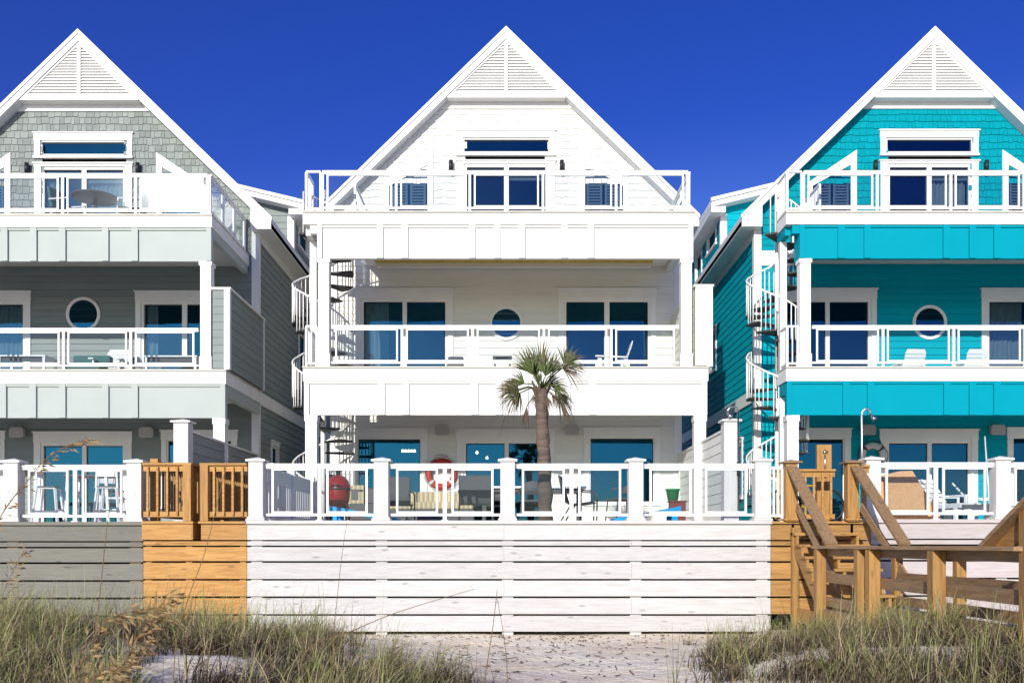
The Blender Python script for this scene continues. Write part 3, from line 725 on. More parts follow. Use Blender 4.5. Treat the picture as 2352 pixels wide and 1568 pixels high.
def terrace(label, cx, dz, x0, x1, posts, board, pmat, splits, low=True, side_rail=False, side_fence=True):
    T = lambda x, y, z: (cx + x, y, z + dz)
    root = thing('terrace', label, 'terrace', (cx, YF, GZ))
    cladding(T, x0, x1, splits).build('cladding', board, root)
    m = MB(T); m.box(x0 - .02, x1 + .02, YF - .05, YF + .10, .33, Z1); m.build('top_board', board, root)
    m = deck_floor(T, x0, x1, YF + .1, YW - .06, Z1 - .003); m.build('deck_boards', 'deck', root)
    j = MB(T)
    for i in range(7): y = YF + .5 + i * 1.05; j.box(x0 + .1, x1 - .1, y, y + .05, .1, .35)
    j.build('joists', 'worn_x', root)
    for p in posts:                                       # timber piles seen through the gaps
        q = MB(T); q.box(p - .09, p + .09, YF + .05, YF + .23, GZ - .2, .3); q.build('pile', 'wash_z' if board != 'graywood_x' else 'worn_z', root)
    for x in (x0, x1 - .04):
        e = MB(T)
        for a, b in ROWS: e.box(x, x + .04, YF + .05, YW - .2, a, b)
        e.build('side_cladding', board, root)
    for p in posts: post(root, T, p, YF + .1, Z1, 1.385, mat=pmat)
    for a, b in zip(posts[:-1], posts[1:]):
        TR_ = lambda u, d, z: (cx + u, YF + .1 - d, z + dz)
        pp = [a + .12, (a + b) / 2, b - .12]
        glass_rail(root, TR_, pp, Z1, h=.92, gap=.11, skip_posts=(0, 2), pw=.06, rail=.07)
    if side_fence:
        fx, y0 = 4.10, 17.35
        post(root, T, fx, y0, Z1, 2.29, w=.27, mat='wash_z', base=False, capw=.36)
        f = MB(); c_ = ('white' if board != 'graywood_x' else 'gray') + '_siding'
        for s in (-1, 1):
            f.T = lambda u, d, z, s=s: (cx + fx + s * (.045 + d), u, z + dz)
            siding(f, Z1 + .02, 2.10, lambda z: y0 + .14, lambda z: YW - .06, (), .19, .014)
        fo = f.build('side_fence', c_, root)
        t_ = MB(T); t_.box(fx - .08, fx + .08, y0 + .1, YW - .05, 2.10, 2.14)
        for yy in (19.75, 22.25): t_.box(fx - .072, fx + .072, yy - .05, yy + .05, Z1, 2.10)
        t_.build('trim', 'white', fo)
    if side_rail:
        Ts = lambda u, d, z: (cx - 4.0 - d, u, z + dz)
        f = MB(Ts); y0, y1 = YF + .25, 19.45
        f.box(y0, y1, -.04, .04, 1.24, 1.30); f.box(y0, y1, -.02, .02, 1.05, 1.24); f.box(y0, y1, -.02, .02, .44, .52)
        k = y0 + .06
        while k < y1: f.box(k, k + .07, -.022, .022, .52, 1.05); k += .16
        for yy in (y0 + .7, y0 + 2.2, y1 - .05): f.box(yy - .07, yy + .07, -.07, .07, Z1, 1.38)
        f.build('side_railing', 'white_rail', root)
    return root
terrace('white slatted deck terrace in front of the middle white house', -.11, 0, -4.14, 4.26, [-4.0, -1.99, .04, 2.1, 4.13], 'wash_x', 'wash_z', (-.02,), side_rail=True)
terrace('gray slatted deck terrace in front of the gray house', -10.12, -.02, -4.14, 4.20, [-4.0, -1.99, .08, 2.08, 4.06], 'graywood_x', 'wash_z', (-.02,))
terrace('pinkish white slatted deck terrace in front of the turquoise house', 9.86, .02, -4.10, 4.26, [-4.06, -1.98, .09, 2.15, 4.1], 'blush_x', 'wash_z', (-.5, 3.5))

# ---------------------------------------------------------------- new pine walkway between gray and white terraces
T0 = None
wk = thing('wooden_walkway', 'orange pine walkway landing between the gray terrace and the white terrace', 'walkway', (-5.08, YF, GZ))
m = MB()
for i, (a, b) in enumerate(ROWS):
    if i == 0: m.box(-5.915, -5.13, YF - .06, YF - .02, a, b); m.box(-4.99, -4.255, YF, YF + .04, a, b)
    else: m.box(-5.915, -4.255, YF, YF + .04, a, b)
m.box(-5.13, -5.10, YF - .06, YF + .9, .077, .328); m.box(-5.0, -4.98, YF + .04, YF + .9, .077, .328)
m.build('cladding', 'pine_x', wk)
m = MB(); m.box(-5.915, -5.09, YF - .09, YF + .14, .335, .372); m.box(-5.02, -4.255, YF - .05, YF + .14, .335, .372); m.build('top_board', 'pine_x', wk)
m = deck_floor(None, -5.915, -4.255, YF + .95, YW + 8, Z1 - .01); m.box(-5.915, -5.1, YF + .14, YF + .95, .34, Z1 - .01); m.box(-5.0, -4.255, YF + .14, YF + .95, .34, Z1 - .01); m.build('deck_boards', 'pine_y', wk)
for x in (-5.85, -5.2, -4.33):
    q = MB(); q.box(x - .05, x + .05, YF + .05, YF + .18, GZ - .2, .05); q.build('pile', 'pine_z', wk)
def wood_rail(par, p, q, z0, h, mats, bal=.132, off=.0, name='railing'):
    """flat cap, upper rail, lower rail on edge and square balusters between two points"""
    ax, ay = mats
    p = Vector((*p, 0)); q = Vector((*q, 0)); d = (q - p); Ln = d.length; d.normalize(); Z = Vector((0, 0, 1))
    r = MB(); r.beam(p + Z * (z0 + h - .018), q + Z * (z0 + h - .018), .13, .036); r.beam(p + Z * (z0 + h - .085), q + Z * (z0 + h - .085), .038, .095)
    r.beam(p + Z * (z0 + .11), q + Z * (z0 + .11), .038, .085)
    n = int(Ln / bal)
    for i in range(n): c = p + d * (Ln * (i + .5) / n); s_ = Vector((d.y, -d.x, 0)) * .036; r.beam(c + s_ + Z * (z0 + .09), c + s_ + Z * (z0 + h - .06), .034, .034)
    return r.build(name, ax, par)
wood_rail(wk, (-5.90, YF - .02), (-5.12, YF - .02), Z1 - .01, .93, ('pine_x', 0)); wood_rail(wk, (-5.0, YF + .02), (-4.25, YF + .02), Z1 - .01, .93, ('pine_x', 0))
wood_rail(wk, (-5.19, YF + .03), (-5.19, YF + 1.9), Z1 - .01, .93, ('pine_y', 0)); wood_rail(wk, (-4.93, YF + .08), (-4.93, YF + 2.6), Z1 - .01, .93, ('ochre_y', 0))
wood_rail(wk, (-5.84, YF + .5), (-5.84, YF + 3.6), Z1 - .01, .99, ('ochre_y', 0)); 
for x, y, z1 in ((-5.19, YF - .02, 1.285), (-4.93, YF + .02, 1.285), (-5.88, YF + .42, 1.42), (-4.93, YF + 2.7, 1.34), (-5.19, YF + 1.95, 1.3), (-4.36, YF + 1.0, 1.45)):
    q = MB(); q.cbox(x, y, Z1 - .01, .13, .13, z1 - Z1); q.build('post', 'pine_z', wk, .005)

# ---------------------------------------------------------------- stairs and landing between white and turquoise terraces
st = thing('beach_stairs', 'ochre pine stairs with broad hand rails going down from the landing beside the turquoise house', 'stairs', (4.95, 14.3, -.9))
m = cladding(None, 4.155, 5.755, (), ROWS[:-1]); m.build('cladding', 'ochre_x', st)
m = MB(); m.box(4.155, 5.755, YF - .06, YF + .1, .335, .372); m.build('top_board', 'ochre_x', st)
m = deck_floor(None, 4.155, 5.755, YF + .1, YW, Z1 - .01); m.build('deck_boards', 'ochre_x', st)
for x in (4.46, 5.44):
    p = MB(); p.cbox(x, YF - .02, Z1 - .02, .185, .185, 1.32 - Z1); p.cbox(x, YF - .02, Z1, .25, .25, .03); o = p.build('post', 'pine_z', st, .006)
    c = MB(); h = .15; c.cbox(x, YF - .02, 1.30, .30, .30, .022); c.add([(x - h, YF - .02 - h, 1.322), (x + h, YF - .02 - h, 1.322), (x + h, YF - .02 + h, 1.322), (x - h, YF - .02 + h, 1.322), (x, YF - .02, 1.36)], [(0, 1, 4), (1, 2, 4), (2, 3, 4), (3, 0, 4)]); c.build('post_cap', 'worn_x', o)
wood_rail(st, (4.56, 16.45), (5.6, 16.45), Z1 - .01, .93, ('pine_x', 0))
wood_rail(st, (5.54, YF), (5.72, YF), Z1 - .01, .9, ('ochre_x', 0), .09); 
m = MB(lambda u, d, z: (u, YF + .08 - d, z)); picket_rail(None, m, 4.15, 4.36, Z1, .87, .075, .03); m.build('railing', 'white_rail', st)
n = 7; za, zb, ya, yb = Z1 - .02, -.90, YF - .12, 13.30
for i in range(n):
    z = za - (za - zb) * (i + 1) / n; y = ya - (ya - yb) * (i + .5) / n
    t = MB(); t.box(4.42, 5.50, y - .15, y - .015, z - .04, z); t.box(4.42, 5.50, y - .01, y + .125, z - .04, z)
    t.build('tread', 'ochre_x', st)
for x in (4.47, 4.94, 5.41):
    poly = []
    for i in range(n + 1):
        z = za - (za - zb) * i / n - .04; y = ya - (ya - yb) * i / n
        poly += [(y, z), (y, z - (za - zb) / n)] if i < n else [(y, z)]
    poly += [(yb, -1.12), (yb + .25, -1.12), (ya, za - .42)]
    m = MB(); m.xprism(poly, x - .02, x + .02); m.build('stringer', 'ochre_y', st)
for s, x in ((0, 4.44), (1, 5.46)):
    m = MB(); m.beam((x, YF - .16, 1.235), (x + .02, 13.22, .005), .17, .04); m.build('handrail', 'worn_y', st)
    m = MB(); m.beam((x + (.08 if s == 0 else .08), YF - .18, .60), (x + .09, 13.15, -.58), .036, .13); m.build('lower_rail', 'worn_y', st)
for x in (4.47,):
    q = MB(); q.cbox(x, 14.98, GZ - .15, .10, .10, .42 - GZ); q.build('support_post', 'ochre_z', st)
m = MB(); m.box(4.40, 5.2, 13.6, 13.64, -1.22, -1.06); m.box(4.49, 4.53, 13.6, 14.95, -1.22, -1.0); m.build('brace', 'ochre_x', st)

# ---------------------------------------------------------------- boardwalk going from the stairs towards the sea
bw = thing('boardwalk', 'weathered brown pine boardwalk with double rails leading out of the stairs through the dune grass', 'boardwalk', (4.9, 10, -1.1))
m = deck_floor(None, 4.32, 5.56, 6.0, 13.3, -.90); m.build('deck_boards', 'worn_x', bw)
for x in (4.34, 5.52):
    m = MB(); m.box(x - .02, x + .02, 6.0, 13.35, -1.12, -.93); m.build('rim_joist', 'ochre_y', bw)
for x, ys_ in ((4.36, (13.26, 11.70, 11.32, 9.62, 8.0, 6.6)), (5.50, (13.65, 11.75, 9.9, 8.1, 6.6))):
    for i, y in enumerate(ys_):
        w = .135 if x < 5 else .12; top = .29 if (y < 8.2 and y > 7.9 and x < 5) else -.06
        q = MB(); q.cbox(x - (.05 if x < 5 else -.05) + (.07 if y == 8.0 else 0), y, ground_h(x, y) - .3, w, w, top - ground_h(x, y) + .3); q.build('post', 'ochre_z', bw, .005)
    cap_x = x - (.03 if x < 5 else -.03)
    m = MB(); m.beam((cap_x, 13.42, -.035), (cap_x, 8.0, -.035), .19, .038); m.build('handrail', 'worn_y', bw)
    sx = x + (.04 if x < 5 else -.04)
    for z in (-.105, -.46, -.79):
        m = MB(); m.beam((sx, 13.4, z), (sx, 8.0, z), .038, .10 if z > -.2 else .13); m.build('rail', 'worn_y', bw)
# hand rail across the foot of the stairs
m = MB(); m.beam((4.30, 13.36, -.032), (5.6, 13.36, -.032), .15, .036); m.beam((4.34, 13.33, -.10), (4.44, 13.33, -.10), .036, .1); 
m = MB(); m.beam((4.35, 8.66, -.02), (4.35, 7.2, .74), .17, .04); m.build('handrail', 'worn_y', bw)
m = MB(); m.beam((4.40, 8.55, -.06), (4.40, 7.2, .62), .04, .16); m.build('rail', 'ochre_y', bw)

# ---------------------------------------------------------------- outdoor showers
def shower(label, x, y, z0, z1, reach, mat='steel'):
    r = thing('outdoor_shower', label, 'shower', (x, y, z0))
    m = MB(); pts = [(x, y, z0), (x, y, z1 - .12)]
    for k in range(7): a = math.pi * k / 6; pts.append((x + reach / 2 - reach / 2 * math.cos(a), y - .02 * k / 6, z1 - .12 + .12 * math.sin(a)))
    m.tube(pts, .02, 10); m.build('pipe', mat, r)
    m = MB(); hx = x + reach; m.tube([(hx, y - .02, z1 - .12), (hx + .03, y - .03, z1 - .16), (hx + .06, y - .04, z1 - .20)], [.015, .03, .055], 12); m.build('shower_head', mat, r)
    m = MB(); m.tube([(x - .09, y - .03, z0 + .75), (x + .09, y - .03, z0 + .75)], .022, 8); m.tube([(x, y - .03, z0 + .6), (x, y - .03, z0 + .86)], .035, 8); m.build('valve', 'black', r)
    return r
x, y, _ = W2(1979, 1000, 16.9); shower('tall steel shower pipe beside the turquoise house life ring', x, y, Z1, 2.42, .16)
shower('steel shower pipe on the privacy fence post right of the middle house', 4.10, 17.17, Z1 + .25, 2.50, -.20, 'steel')
pk = thing('shower_board', 'upright tan timber board standing behind the wooden gate', 'board', (5.55, 17.0, Z1))
m = MB(); m.box(5.47, 5.73, 16.98, 17.06, Z1, 1.79); m.build('board', 'pine_z', pk, .004)
m = MB(); m.tube([(5.6, 16.95, 1.2), (5.6, 16.95, 1.7)], .014, 8); m.tube([(5.56, 16.94, 1.66), (5.64, 16.94, 1.66)], .02, 8); m.build('tap', 'steel', pk)

# ---------------------------------------------------------------- things on the terraces and porches
def ring(label, cx, cz, dy, a, b, mat, band, ropem, rr=.30, tr=.075):
    r = thing('life_ring', label, 'life ring', (cx, YW - .09, cz), group=None)
    m = MB(); n, k = 48, 14; y0 = YW - .10
    vs = [(cx + (rr + tr * math.cos(2 * math.pi * j / k)) * math.cos(2 * math.pi * i / n), y0 + tr * .85 * math.sin(2 * math.pi * j / k), cz + (rr + tr * math.cos(2 * math.pi * j / k)) * math.sin(2 * math.pi * i / n)) for i in range(n) for j in range(k)]
    m.add(vs, [(i * k + j, i * k + (j + 1) % k, ((i + 1) % n) * k + (j + 1) % k, ((i + 1) % n) * k + j) for i in range(n) for j in range(k)], .5, True)
    m.build('ring', mat, r)
    for a_ in (40, 140, 220, 320):
        t = MB(); 
        vs = [(cx + (rr + (tr + .006) * math.cos(2 * math.pi * j / k)) * math.cos(R(a_ + w)), y0 + (tr * .85 + .006) * math.sin(2 * math.pi * j / k), cz + (rr + (tr + .006) * math.cos(2 * math.pi * j / k)) * math.sin(R(a_ + w))) for w in (-6, 6) for j in range(k)]
        t.add(vs, [(j, (j + 1) % k, (j + 1) % k + k, j + k) for j in range(k)], .5, True); t.build('strap', band, r)
    t = MB(); pts = []
    for i in range(61):
        a_ = 2 * math.pi * i / 60 + R(40); q = rr + tr + .012 + .03 * abs(math.sin(2 * (a_ - R(40)))); pts.append((cx + q * math.cos(a_), y0 - .02, cz + q * math.sin(a_)))
    t.tube(pts, .009, 6); t.tube([(cx - .2, y0, cz + .3), (cx - .12, y0 - .02, cz + .44), (cx, y0, cz + .47), (cx + .12, y0 - .02, cz + .44), (cx + .2, y0, cz + .3)], .009, 6); t.build('rope', ropem, r)
ring('orange red life ring hanging on the wall of the middle white house', -1.66, 1.66, 0, 0, 0, 'ring_red', 'ring_white', 'palerope')
ring('white life ring with dark rope hanging on the turquoise wall', 8.49, 2.09, 0, 0, 0, 'ring_white', 'rope', 'rope', .235, .075)

def grill():  # egg shaped grill
    r = thing('kamado_grill', 'red egg shaped charcoal grill with side shelf behind the glass railing', 'grill', (-3.10, 16.9, Z1)); x, y = -3.10, 16.9
    m = MB(); m.lathe([(.0, .62), (.10, .62), (.17, .68), (.225, .80), (.245, .95), (.243, 1.03)], x, y, 28, .5); m.build('body', 'red', r)
    m = MB(); m.lathe([(.248, 1.05), (.245, 1.10), (.21, 1.20), (.14, 1.28), (.06, 1.31), (.0, 1.31)], x, y, 28, .5); m.build('lid', 'red', r)
    m = MB(); m.lathe([(.25, 1.02), (.256, 1.03), (.256, 1.055), (.25, 1.06)], x, y, 28); m.lathe([(.05, 1.30), (.05, 1.38), (.065, 1.385), (.065, 1.40), (0, 1.41)], x, y, 16); m.tube([(x - .1, y - .28, 1.1), (x + .1, y - .28, 1.1)], .014, 8); m.build('band', 'black', r)
    m = MB()
    for sx in (-1, 1):
        for sy in (-1, 1): m.tube([(x + sx * .2, y + sy * .2, Z1), (x + sx * .17, y + sy * .17, .72)], .018, 8)
    m.lathe([(.26, .60), (.27, .62), (.27, .64), (.2, .64)], x, y, 24); m.build('stand', 'black', r)
    m = MB(); m.box(x + .27, x + .50, y - .15, y + .15, 1.0, 1.03); m.box(x + .30, x + .44, y - .17, y - .15, .82, 1.0); m.build('side_shelf', 'alum', r)
grill()
bpy.data.objects['kamado_grill'].scale = (.86, .86, .92)
def cornhole(label, x, y, s):
    r = thing('cornhole_board', label, 'game board', (x, y, Z1)); 
    hi, lo_ = x, x + s * 1.15
    m = MB(); zh, zl = Z1 + .27, Z1 + .06
    m.add([(hi, y - .3, zh), (lo_, y - .3, zl), (lo_, y + .3, zl), (hi, y + .3, zh), (hi, y - .3, zh - .10), (lo_, y - .3, zl - .06), (lo_, y + .3, zl - .06), (hi, y + .3, zh - .10)],
          [(0, 1, 2, 3), (4, 7, 6, 5), (0, 4, 5, 1), (1, 5, 6, 2), (2, 6, 7, 3), (3, 7, 4, 0)], .5); m.build('ramp', 'blue', r, .005)
    for dy in (-.27, .27):
        m = MB(); m.box(*sorted((hi + s * .06, hi + s * .16)), y + dy - .025, y + dy + .025, Z1, zh - .09); m.build('leg', 'blue', r)
x, y, _ = W2(762, 1170, 16.2); cornhole('blue cornhole board in front of the red grill', x, y, 1)
x, y, _ = W2(1558, 1170, 16.4); cornhole('blue cornhole board near the green bucket', x, y, -1)

def sling_chair(label, loc, rz, group='gray sling chairs on the white terrace'):
    r = thing('sling_chair', label, 'chair', (0, 0, 0), 0, group)
    # faces -y (towards the sea) in its own frame; the back leans to +y
    prof = [(-.26, .42), (-.05, .38), (.16, .37), (.22, .42), (.27, .62), (.31, .86), (.33, .98)]
    m = MB(); k = len(prof)
    vs = [(-.25, y, z) for y, z in prof] + [(.25, y, z) for y, z in prof] + [(-.25, y + .008, z - .008) for y, z in prof] + [(.25, y + .008, z - .008) for y, z in prof]
    m.add(vs, [(i, i + 1, i + 1 + k, i + k) for i in range(k - 1)] + [(i + 2 * k, i + 3 * k, i + 1 + 3 * k, i + 1 + 2 * k) for i in range(k - 1)], .5, True); m.build('seat', 'sling', r)
    for sx in (-1, 1):
        m = MB(); m.tube([(sx * .26, y, z) for y, z in prof], .015, 8); m.build('frame', 'alum', r)
        m = MB(); m.tube([(sx * .28, .26, .66), (sx * .29, .0, .66), (sx * .29, -.24, .64), (sx * .29, -.28, .60), (sx * .29, -.27, .0)], .014, 8); m.build('arm', 'alum', r)
        m = MB(); m.tube([(sx * .27, .10, .39), (sx * .28, .30, .0)], .014, 8); m.build('leg', 'alum', r)
    r.location = loc; r.rotation_euler.z = rz
    return r
sc = sling_chair('gray sling chair seen from behind, under the orange red life ring', (-.63, 16.6, Z1), R(180))
sc.scale = (1.05, 1, .82)
dup(sc, (-2.08, 17.0, Z1), R(180), 'gray sling chair seen from behind, beside the striped sofa')
dup(sc, (1.17, 16.4, Z1), R(80), 'gray sling chair seen side on, right of the palm trunk')
def shell_chair(label, loc, rz, mat):
    r = thing('dining_chair', label, 'chair', (0, 0, 0), 0, 'rounded chairs around the dining table')
    m = MB(); n = 14
    a = [(math.sin(R(-65 + 130 * i / n)) * .25, .22 - (1 - math.cos(R(-65 + 130 * i / n))) * .22) for i in range(n + 1)]
    hh = [.80 - .10 * abs(i - n / 2) ** 2 / (n / 2) ** 2 * 1.6 for i in range(n + 1)]
    vs = [(x, y, .55) for x, y in a] + [(x * 1.02, y + .04, h) for (x, y), h in zip(a, hh)]
    m.add(vs, [(i, i + 1, i + n + 2, i + n + 1) for i in range(n)], .5, True)
    o = m.build('backrest', mat, r); s_ = o.modifiers.new('thick', 'SOLIDIFY'); s_.thickness = .018
    m = MB(); m.box(-.24, .24, -.22, .22, .42, .45); m.build('seat', mat, r, .01)
    for sx in (-1, 1):
        for sy in (-1, 1): m = MB(); m.tube([(sx * .2, sy * .19, .43), (sx * .23, sy * .23, 0)], .013, 8); m.build('leg', 'alum', r)
        m = MB(); m.tube([(sx * .22, .18, .42), (sx * .25, .2, .66), (sx * .25, -.1, .64)], .012, 8); m.build('arm', 'alum', r)
    r.location = loc; r.rotation_euler.z = rz; return r
dc = shell_chair('gray rounded chair pulled up left of the palm trunk', (.38, 17.9, Z1), R(180), 'sling')
dup(dc, (-.35, 20.0, Z1), R(0), 'gray rounded chair on the far side of the white topped table')
dup(dc, (2.0, 17.2, Z1), R(-70), 'gray rounded chair at the right end of the dining table')
r = thing('dining_table', 'long dining table with white top standing in front of the sliding door', 'table', (.35, 18.8, Z1))
m = MB(); m.box(-.65, 1.45, 18.4, 19.3, Z1 + .71, Z1 + .75); m.build('tabletop', 'wht', r, .005)
m = MB(); m.box(-.58, 1.38, 18.46, 19.24, Z1 + .64, Z1 + .709); m.build('apron', 'alum', r)
for sx in (-.55, 1.33):
    for sy in (18.5, 19.15): m = MB(); m.box(sx - .03, sx + .03, sy - .03, sy + .03, Z1, Z1 + .64); m.build('leg', 'alum', r)
r = thing('sofa', 'tan striped cushion sofa below the orange red life ring', 'sofa', (-1.68, 18.6, Z1))
m = MB(); m.box(-2.5, -.75, 18.3, 19.0, Z1 + .08, Z1 + .30); m.build('base', 'alum', r)
for i in range(3):
    x0 = -2.45 + i * .57; m = MB(); m.box(x0, x0 + .56, 18.35, 18.82, Z1 + .30, Z1 + .44); m.build('seat_cushion', 'stripe', r, .03)
    m = MB(); m.box(x0 + .005, x0 + .555, 18.78, 18.95, Z1 + .40, Z1 + .66); m.build('back_cushion', 'stripe', r, .03)
m = MB(); m.box(-2.45, -2.0, 18.4, 18.5, Z1 + .42, Z1 + .56); m.build('pillow', 'lime', r, .03)
def plant_box(name, label, cat, x, y, z0, r0, r1, h, mat):
    m = MB(); m.lathe([(0, z0 + .001), (r0, z0), (r1, z0 + h - .03), (r1 + .015, z0 + h - .03), (r1 + .015, z0 + h), (r1 - .01, z0 + h), (r0 - .01, z0 + .02)], x, y, 20, .5)
    o = m.build(name, mat); return tag(o, label, cat)
r = thing('side_cabinet', 'dark maroon box beside the right wall of the middle porch', 'cabinet', (3.30, 19.0, Z1))
m = MB(); m.box(3.16, 3.46, 18.85, 19.15, Z1, Z1 + .46); m.build('box', 'maroon', r, .01); m = MB(); m.box(3.14, 3.48, 18.83, 19.17, Z1 + .46, Z1 + .49); m.build('lid', 'maroon', r, .005)
plant_box('bucket', 'green plastic bucket on the dark maroon box', 'bucket', 3.22, 18.98, Z1 + .49, .10, .135, .24, 'green')
r = thing('throw_chair', 'armchair with tan striped towel beside the left window', 'chair', (-2.95, 18.9, Z1))
m = MB(); m.box(-3.25, -2.6, 18.6, 19.2, Z1 + .1, Z1 + .42); m.build('seat', 'sling', r, .02)
m = MB(); m.box(-3.25, -2.95, 18.9, 19.1, Z1 + .42, Z1 + .80); m.build('backrest', 'stripe', r, .03); m = MB(); m.box(-2.93, -2.6, 18.95, 19.1, Z1 + .42, Z1 + .75); m.build('pillow', 'alum', r, .03)
r = thing('wall_sign', 'dark narrow sign board on the inner side of the white privacy fence', 'sign', (4.03, 19.9, 1.3))
m = MB(); m.box(3.995, 4.02, 18.9, 20.3, 1.55, 1.72); m.build('board', 'alum', r)

# gray house: bar set, cups, sofas, chairs
def bar_stool(label, loc, rz):
    r = thing('bar_stool', label, 'stool', (0, 0, 0), 0, 'white bar height stools with dark tops on the gray terrace')
    m = MB(); m.box(-.20, .20, -.18, .18, .74, .77); m.build('seat', 'alum', r, .01)
    m = MB(); m.box(-.22, .22, .19, .215, .95, 1.12); m.box(-.19, .19, -.17, .17, .722, .739); m.build('backrest', 'wht', r, .004)
    for sx in (-1, 1):
        m = MB(); m.beam((sx * .19, -.17, .72), (sx * .27, -.24, 0), .05, .035); m.build('leg', 'wht', r)
        m = MB(); m.beam((sx * .20, .20, 1.12), (sx * .22, .20, .72), .04, .035); m.beam((sx * .20, .19, .72), (sx * .27, .28, 0), .05, .035); m.build('leg', 'wht', r)
        m = MB(); m.beam((sx * .245, -.21, .26), (sx * .245, .25, .26), .03, .04); m.build('stretcher', 'wht', r)
    m = MB(); m.beam((-.24, -.21, .30), (.24, -.21, .30), .03, .04); m.build('stretcher', 'wht', r)
    r.location = loc; r.rotation_euler.z = rz; r.scale = (.85, .85, .9); return r
bs = bar_stool('white bar stool nearest the left edge, with its back to the siding', (-8.45, 17.3, Z1 - .02), R(100))
dup(bs, (-7.30, 17.2, Z1 - .02), R(185), 'white bar stool standing before the sliding door of the gray house')
dup(bs, (-8.0, 18.8, Z1 - .02), R(30), 'white bar stool behind the bar table on the gray terrace')
r = thing('bar_table', 'bar height table with thin dark top on the gray terrace', 'table', (-7.95, 17.9, Z1 - .02))
m = MB(); m.box(-8.35, -7.5, 17.6, 18.2, 1.27, 1.30); m.build('tabletop', 'alum', r, .004)
for sx in (-8.28, -7.57):
    for sy in (17.67, 18.13): m = MB(); m.beam((sx * 1.0, sy, 1.27), (sx + (.05 if sx > -8 else -.05), sy, Z1 - .02), .05, .05); m.build('leg', 'wht', r)
x, y, z = W2(277, 1172, 17.4); plant_box('cup', 'red plastic cup on the small white table behind the gray terrace railing', 'cup', x, y, .86, .035, .05, .13, 'redcup')
r = thing('side_table', 'small white table carrying the red cup', 'table', (x, y, Z1 - .02))
m = MB(); m.box(x - .2, x + .2, y - .2, y + .2, .83, .859); m.build('tabletop', 'wht', r); m = MB(); m.tube([(x, y, Z1), (x, y, .83)], .02, 10); m.lathe([(0, Z1 + .02), (.16, Z1 + .01), (.16, Z1)], x, y, 20); m.build('pedestal', 'wht', r)

def adirondack(label, loc, rz, mat='wht', group='white slatted chairs on the second storey porches'):
    r = thing('slatted_chair', label, 'chair', (0, 0, 0), 0, group)
    m = MB()
    for i in range(6): y = -.28 + i * .095; m.box(-.26, .26, y, y + .085, .34 - i * .018, .36 - i * .018)
    m.build('seat', mat, r)
    m = MB(); 
    for i in range(5):
        z0 = .36 + i * .105; w = .26 + .008 * i; y = .27 + i * .038
        h_ = .09 if i < 4 else .13
        m.add([(-w, y, z0), (w, y, z0), (w * (.8 if i == 4 else 1), y + .035, z0 + h_), (-w * (.8 if i == 4 else 1), y + .035, z0 + h_), (-w, y + .02, z0), (w, y + .02, z0), (w * (.8 if i == 4 else 1), y + .055, z0 + h_), (-w * (.8 if i == 4 else 1), y + .055, z0 + h_)],
              [(0, 1, 2, 3), (4, 7, 6, 5), (0, 4, 5, 1), (3, 2, 6, 7), (0, 3, 7, 4), (1, 5, 6, 2)])
    m.build('backrest', mat, r)
    for sx in (-1, 1):
        m = MB(); m.beam((sx * .32, -.38, .55), (sx * .32, .34, .52), .11, .025); m.build('arm', mat, r)
        m = MB(); m.beam((sx * .29, -.28, 0), (sx * .29, -.28, .54), .03, .09); m.build('leg', mat, r)
        m = MB(); m.beam((sx * .29, .44, 0), (sx * .29, .30, .52), .03, .09); m.build('leg', mat, r)
    r.location = loc; r.rotation_euler.z = rz; return r
ac = adirondack('white slatted chair facing the sea on the gray house middle porch', (*W2(257, 838, 21.6)[:2], Z2 - .06), 0)
def w2(px, Y, z): return (*W2(px, 0, Y)[:2], z)
dup(ac, w2(1403, 21.6, Z2), R(-90), 'white slatted chair turned sideways on the white porch, above and right of the palm')
for_l = dup(ac, w2(2084, 21.7, Z2), R(185), 'white slatted chair seen from behind below the round turquoise house window')
for_r = dup(ac, w2(2226, 21.7, Z2), R(182), 'white slatted chair seen from behind, between round window and sliding door of the turquoise house')
for_l.scale = for_r.scale = (.85, .85, .78)
def low_table(label, x0, x1, y0, y1, z, h, mat, group):
    r = thing('low_table', label, 'table', ((x0 + x1) / 2, (y0 + y1) / 2, z), 0, group)
    m = MB(); m.box(x0, x1, y0, y1, z + h - .03, z + h); m.build('tabletop', mat, r, .004)
    for sx in (x0 + .05, x1 - .05):
        for sy in (y0 + .05, y1 - .05): m = MB(); m.beam((sx, sy, z), (sx, sy, z + h - .03), .05, .05); m.build('leg', mat, r)
    m = MB(); m.box(x0 + .06, x1 - .06, y0 + .06, y0 + .08, z + h - .12, z + h - .03); m.build('apron', 'sling', r)
G2 = 'low tables on the middle storey porches'
low_table('white low table at the left edge of the gray house porch', -11.0, -9.95, 20.2, 20.8, Z2 - .06, .42, 'wht', G2)
low_table('white square low table at the right column of the gray house porch', -7.9, -6.75, 20.3, 21.2, Z2 - .06, .43, 'wht', G2)
low_table('dark low table below the round window of the white house', -.44, .0, 21.5, 21.9, Z2, .60, 'alum', G2)
def psofa(label, x0, x1, y, z, mat):
    r = thing('porch_sofa', label, 'sofa', ((x0 + x1) / 2, y, z)); m = MB(); m.box(x0, x1, y, y + .7, z + .12, z + .38); m.build('base', mat, r, .03)
    m = MB(); m.box(x0, x1, y + .55, y + .75, z + .38, z + .66); m.build('backrest', mat, r, .04)
    for sx in (x0 + .06, x1 - .06): m = MB(); m.box(sx - .04, sx + .04, y + .05, y + .65, z, z + .12); m.build('leg', 'alum', r)
psofa('dark green cushioned sofa on the gray house middle porch', -9.95, -9.1, 20.9, Z2 - .06, 'tealcush')
psofa('dark green rounded seat behind the square low table on the gray house porch', -7.45, -6.75, 21.3, Z2 - .06, 'tealcush')
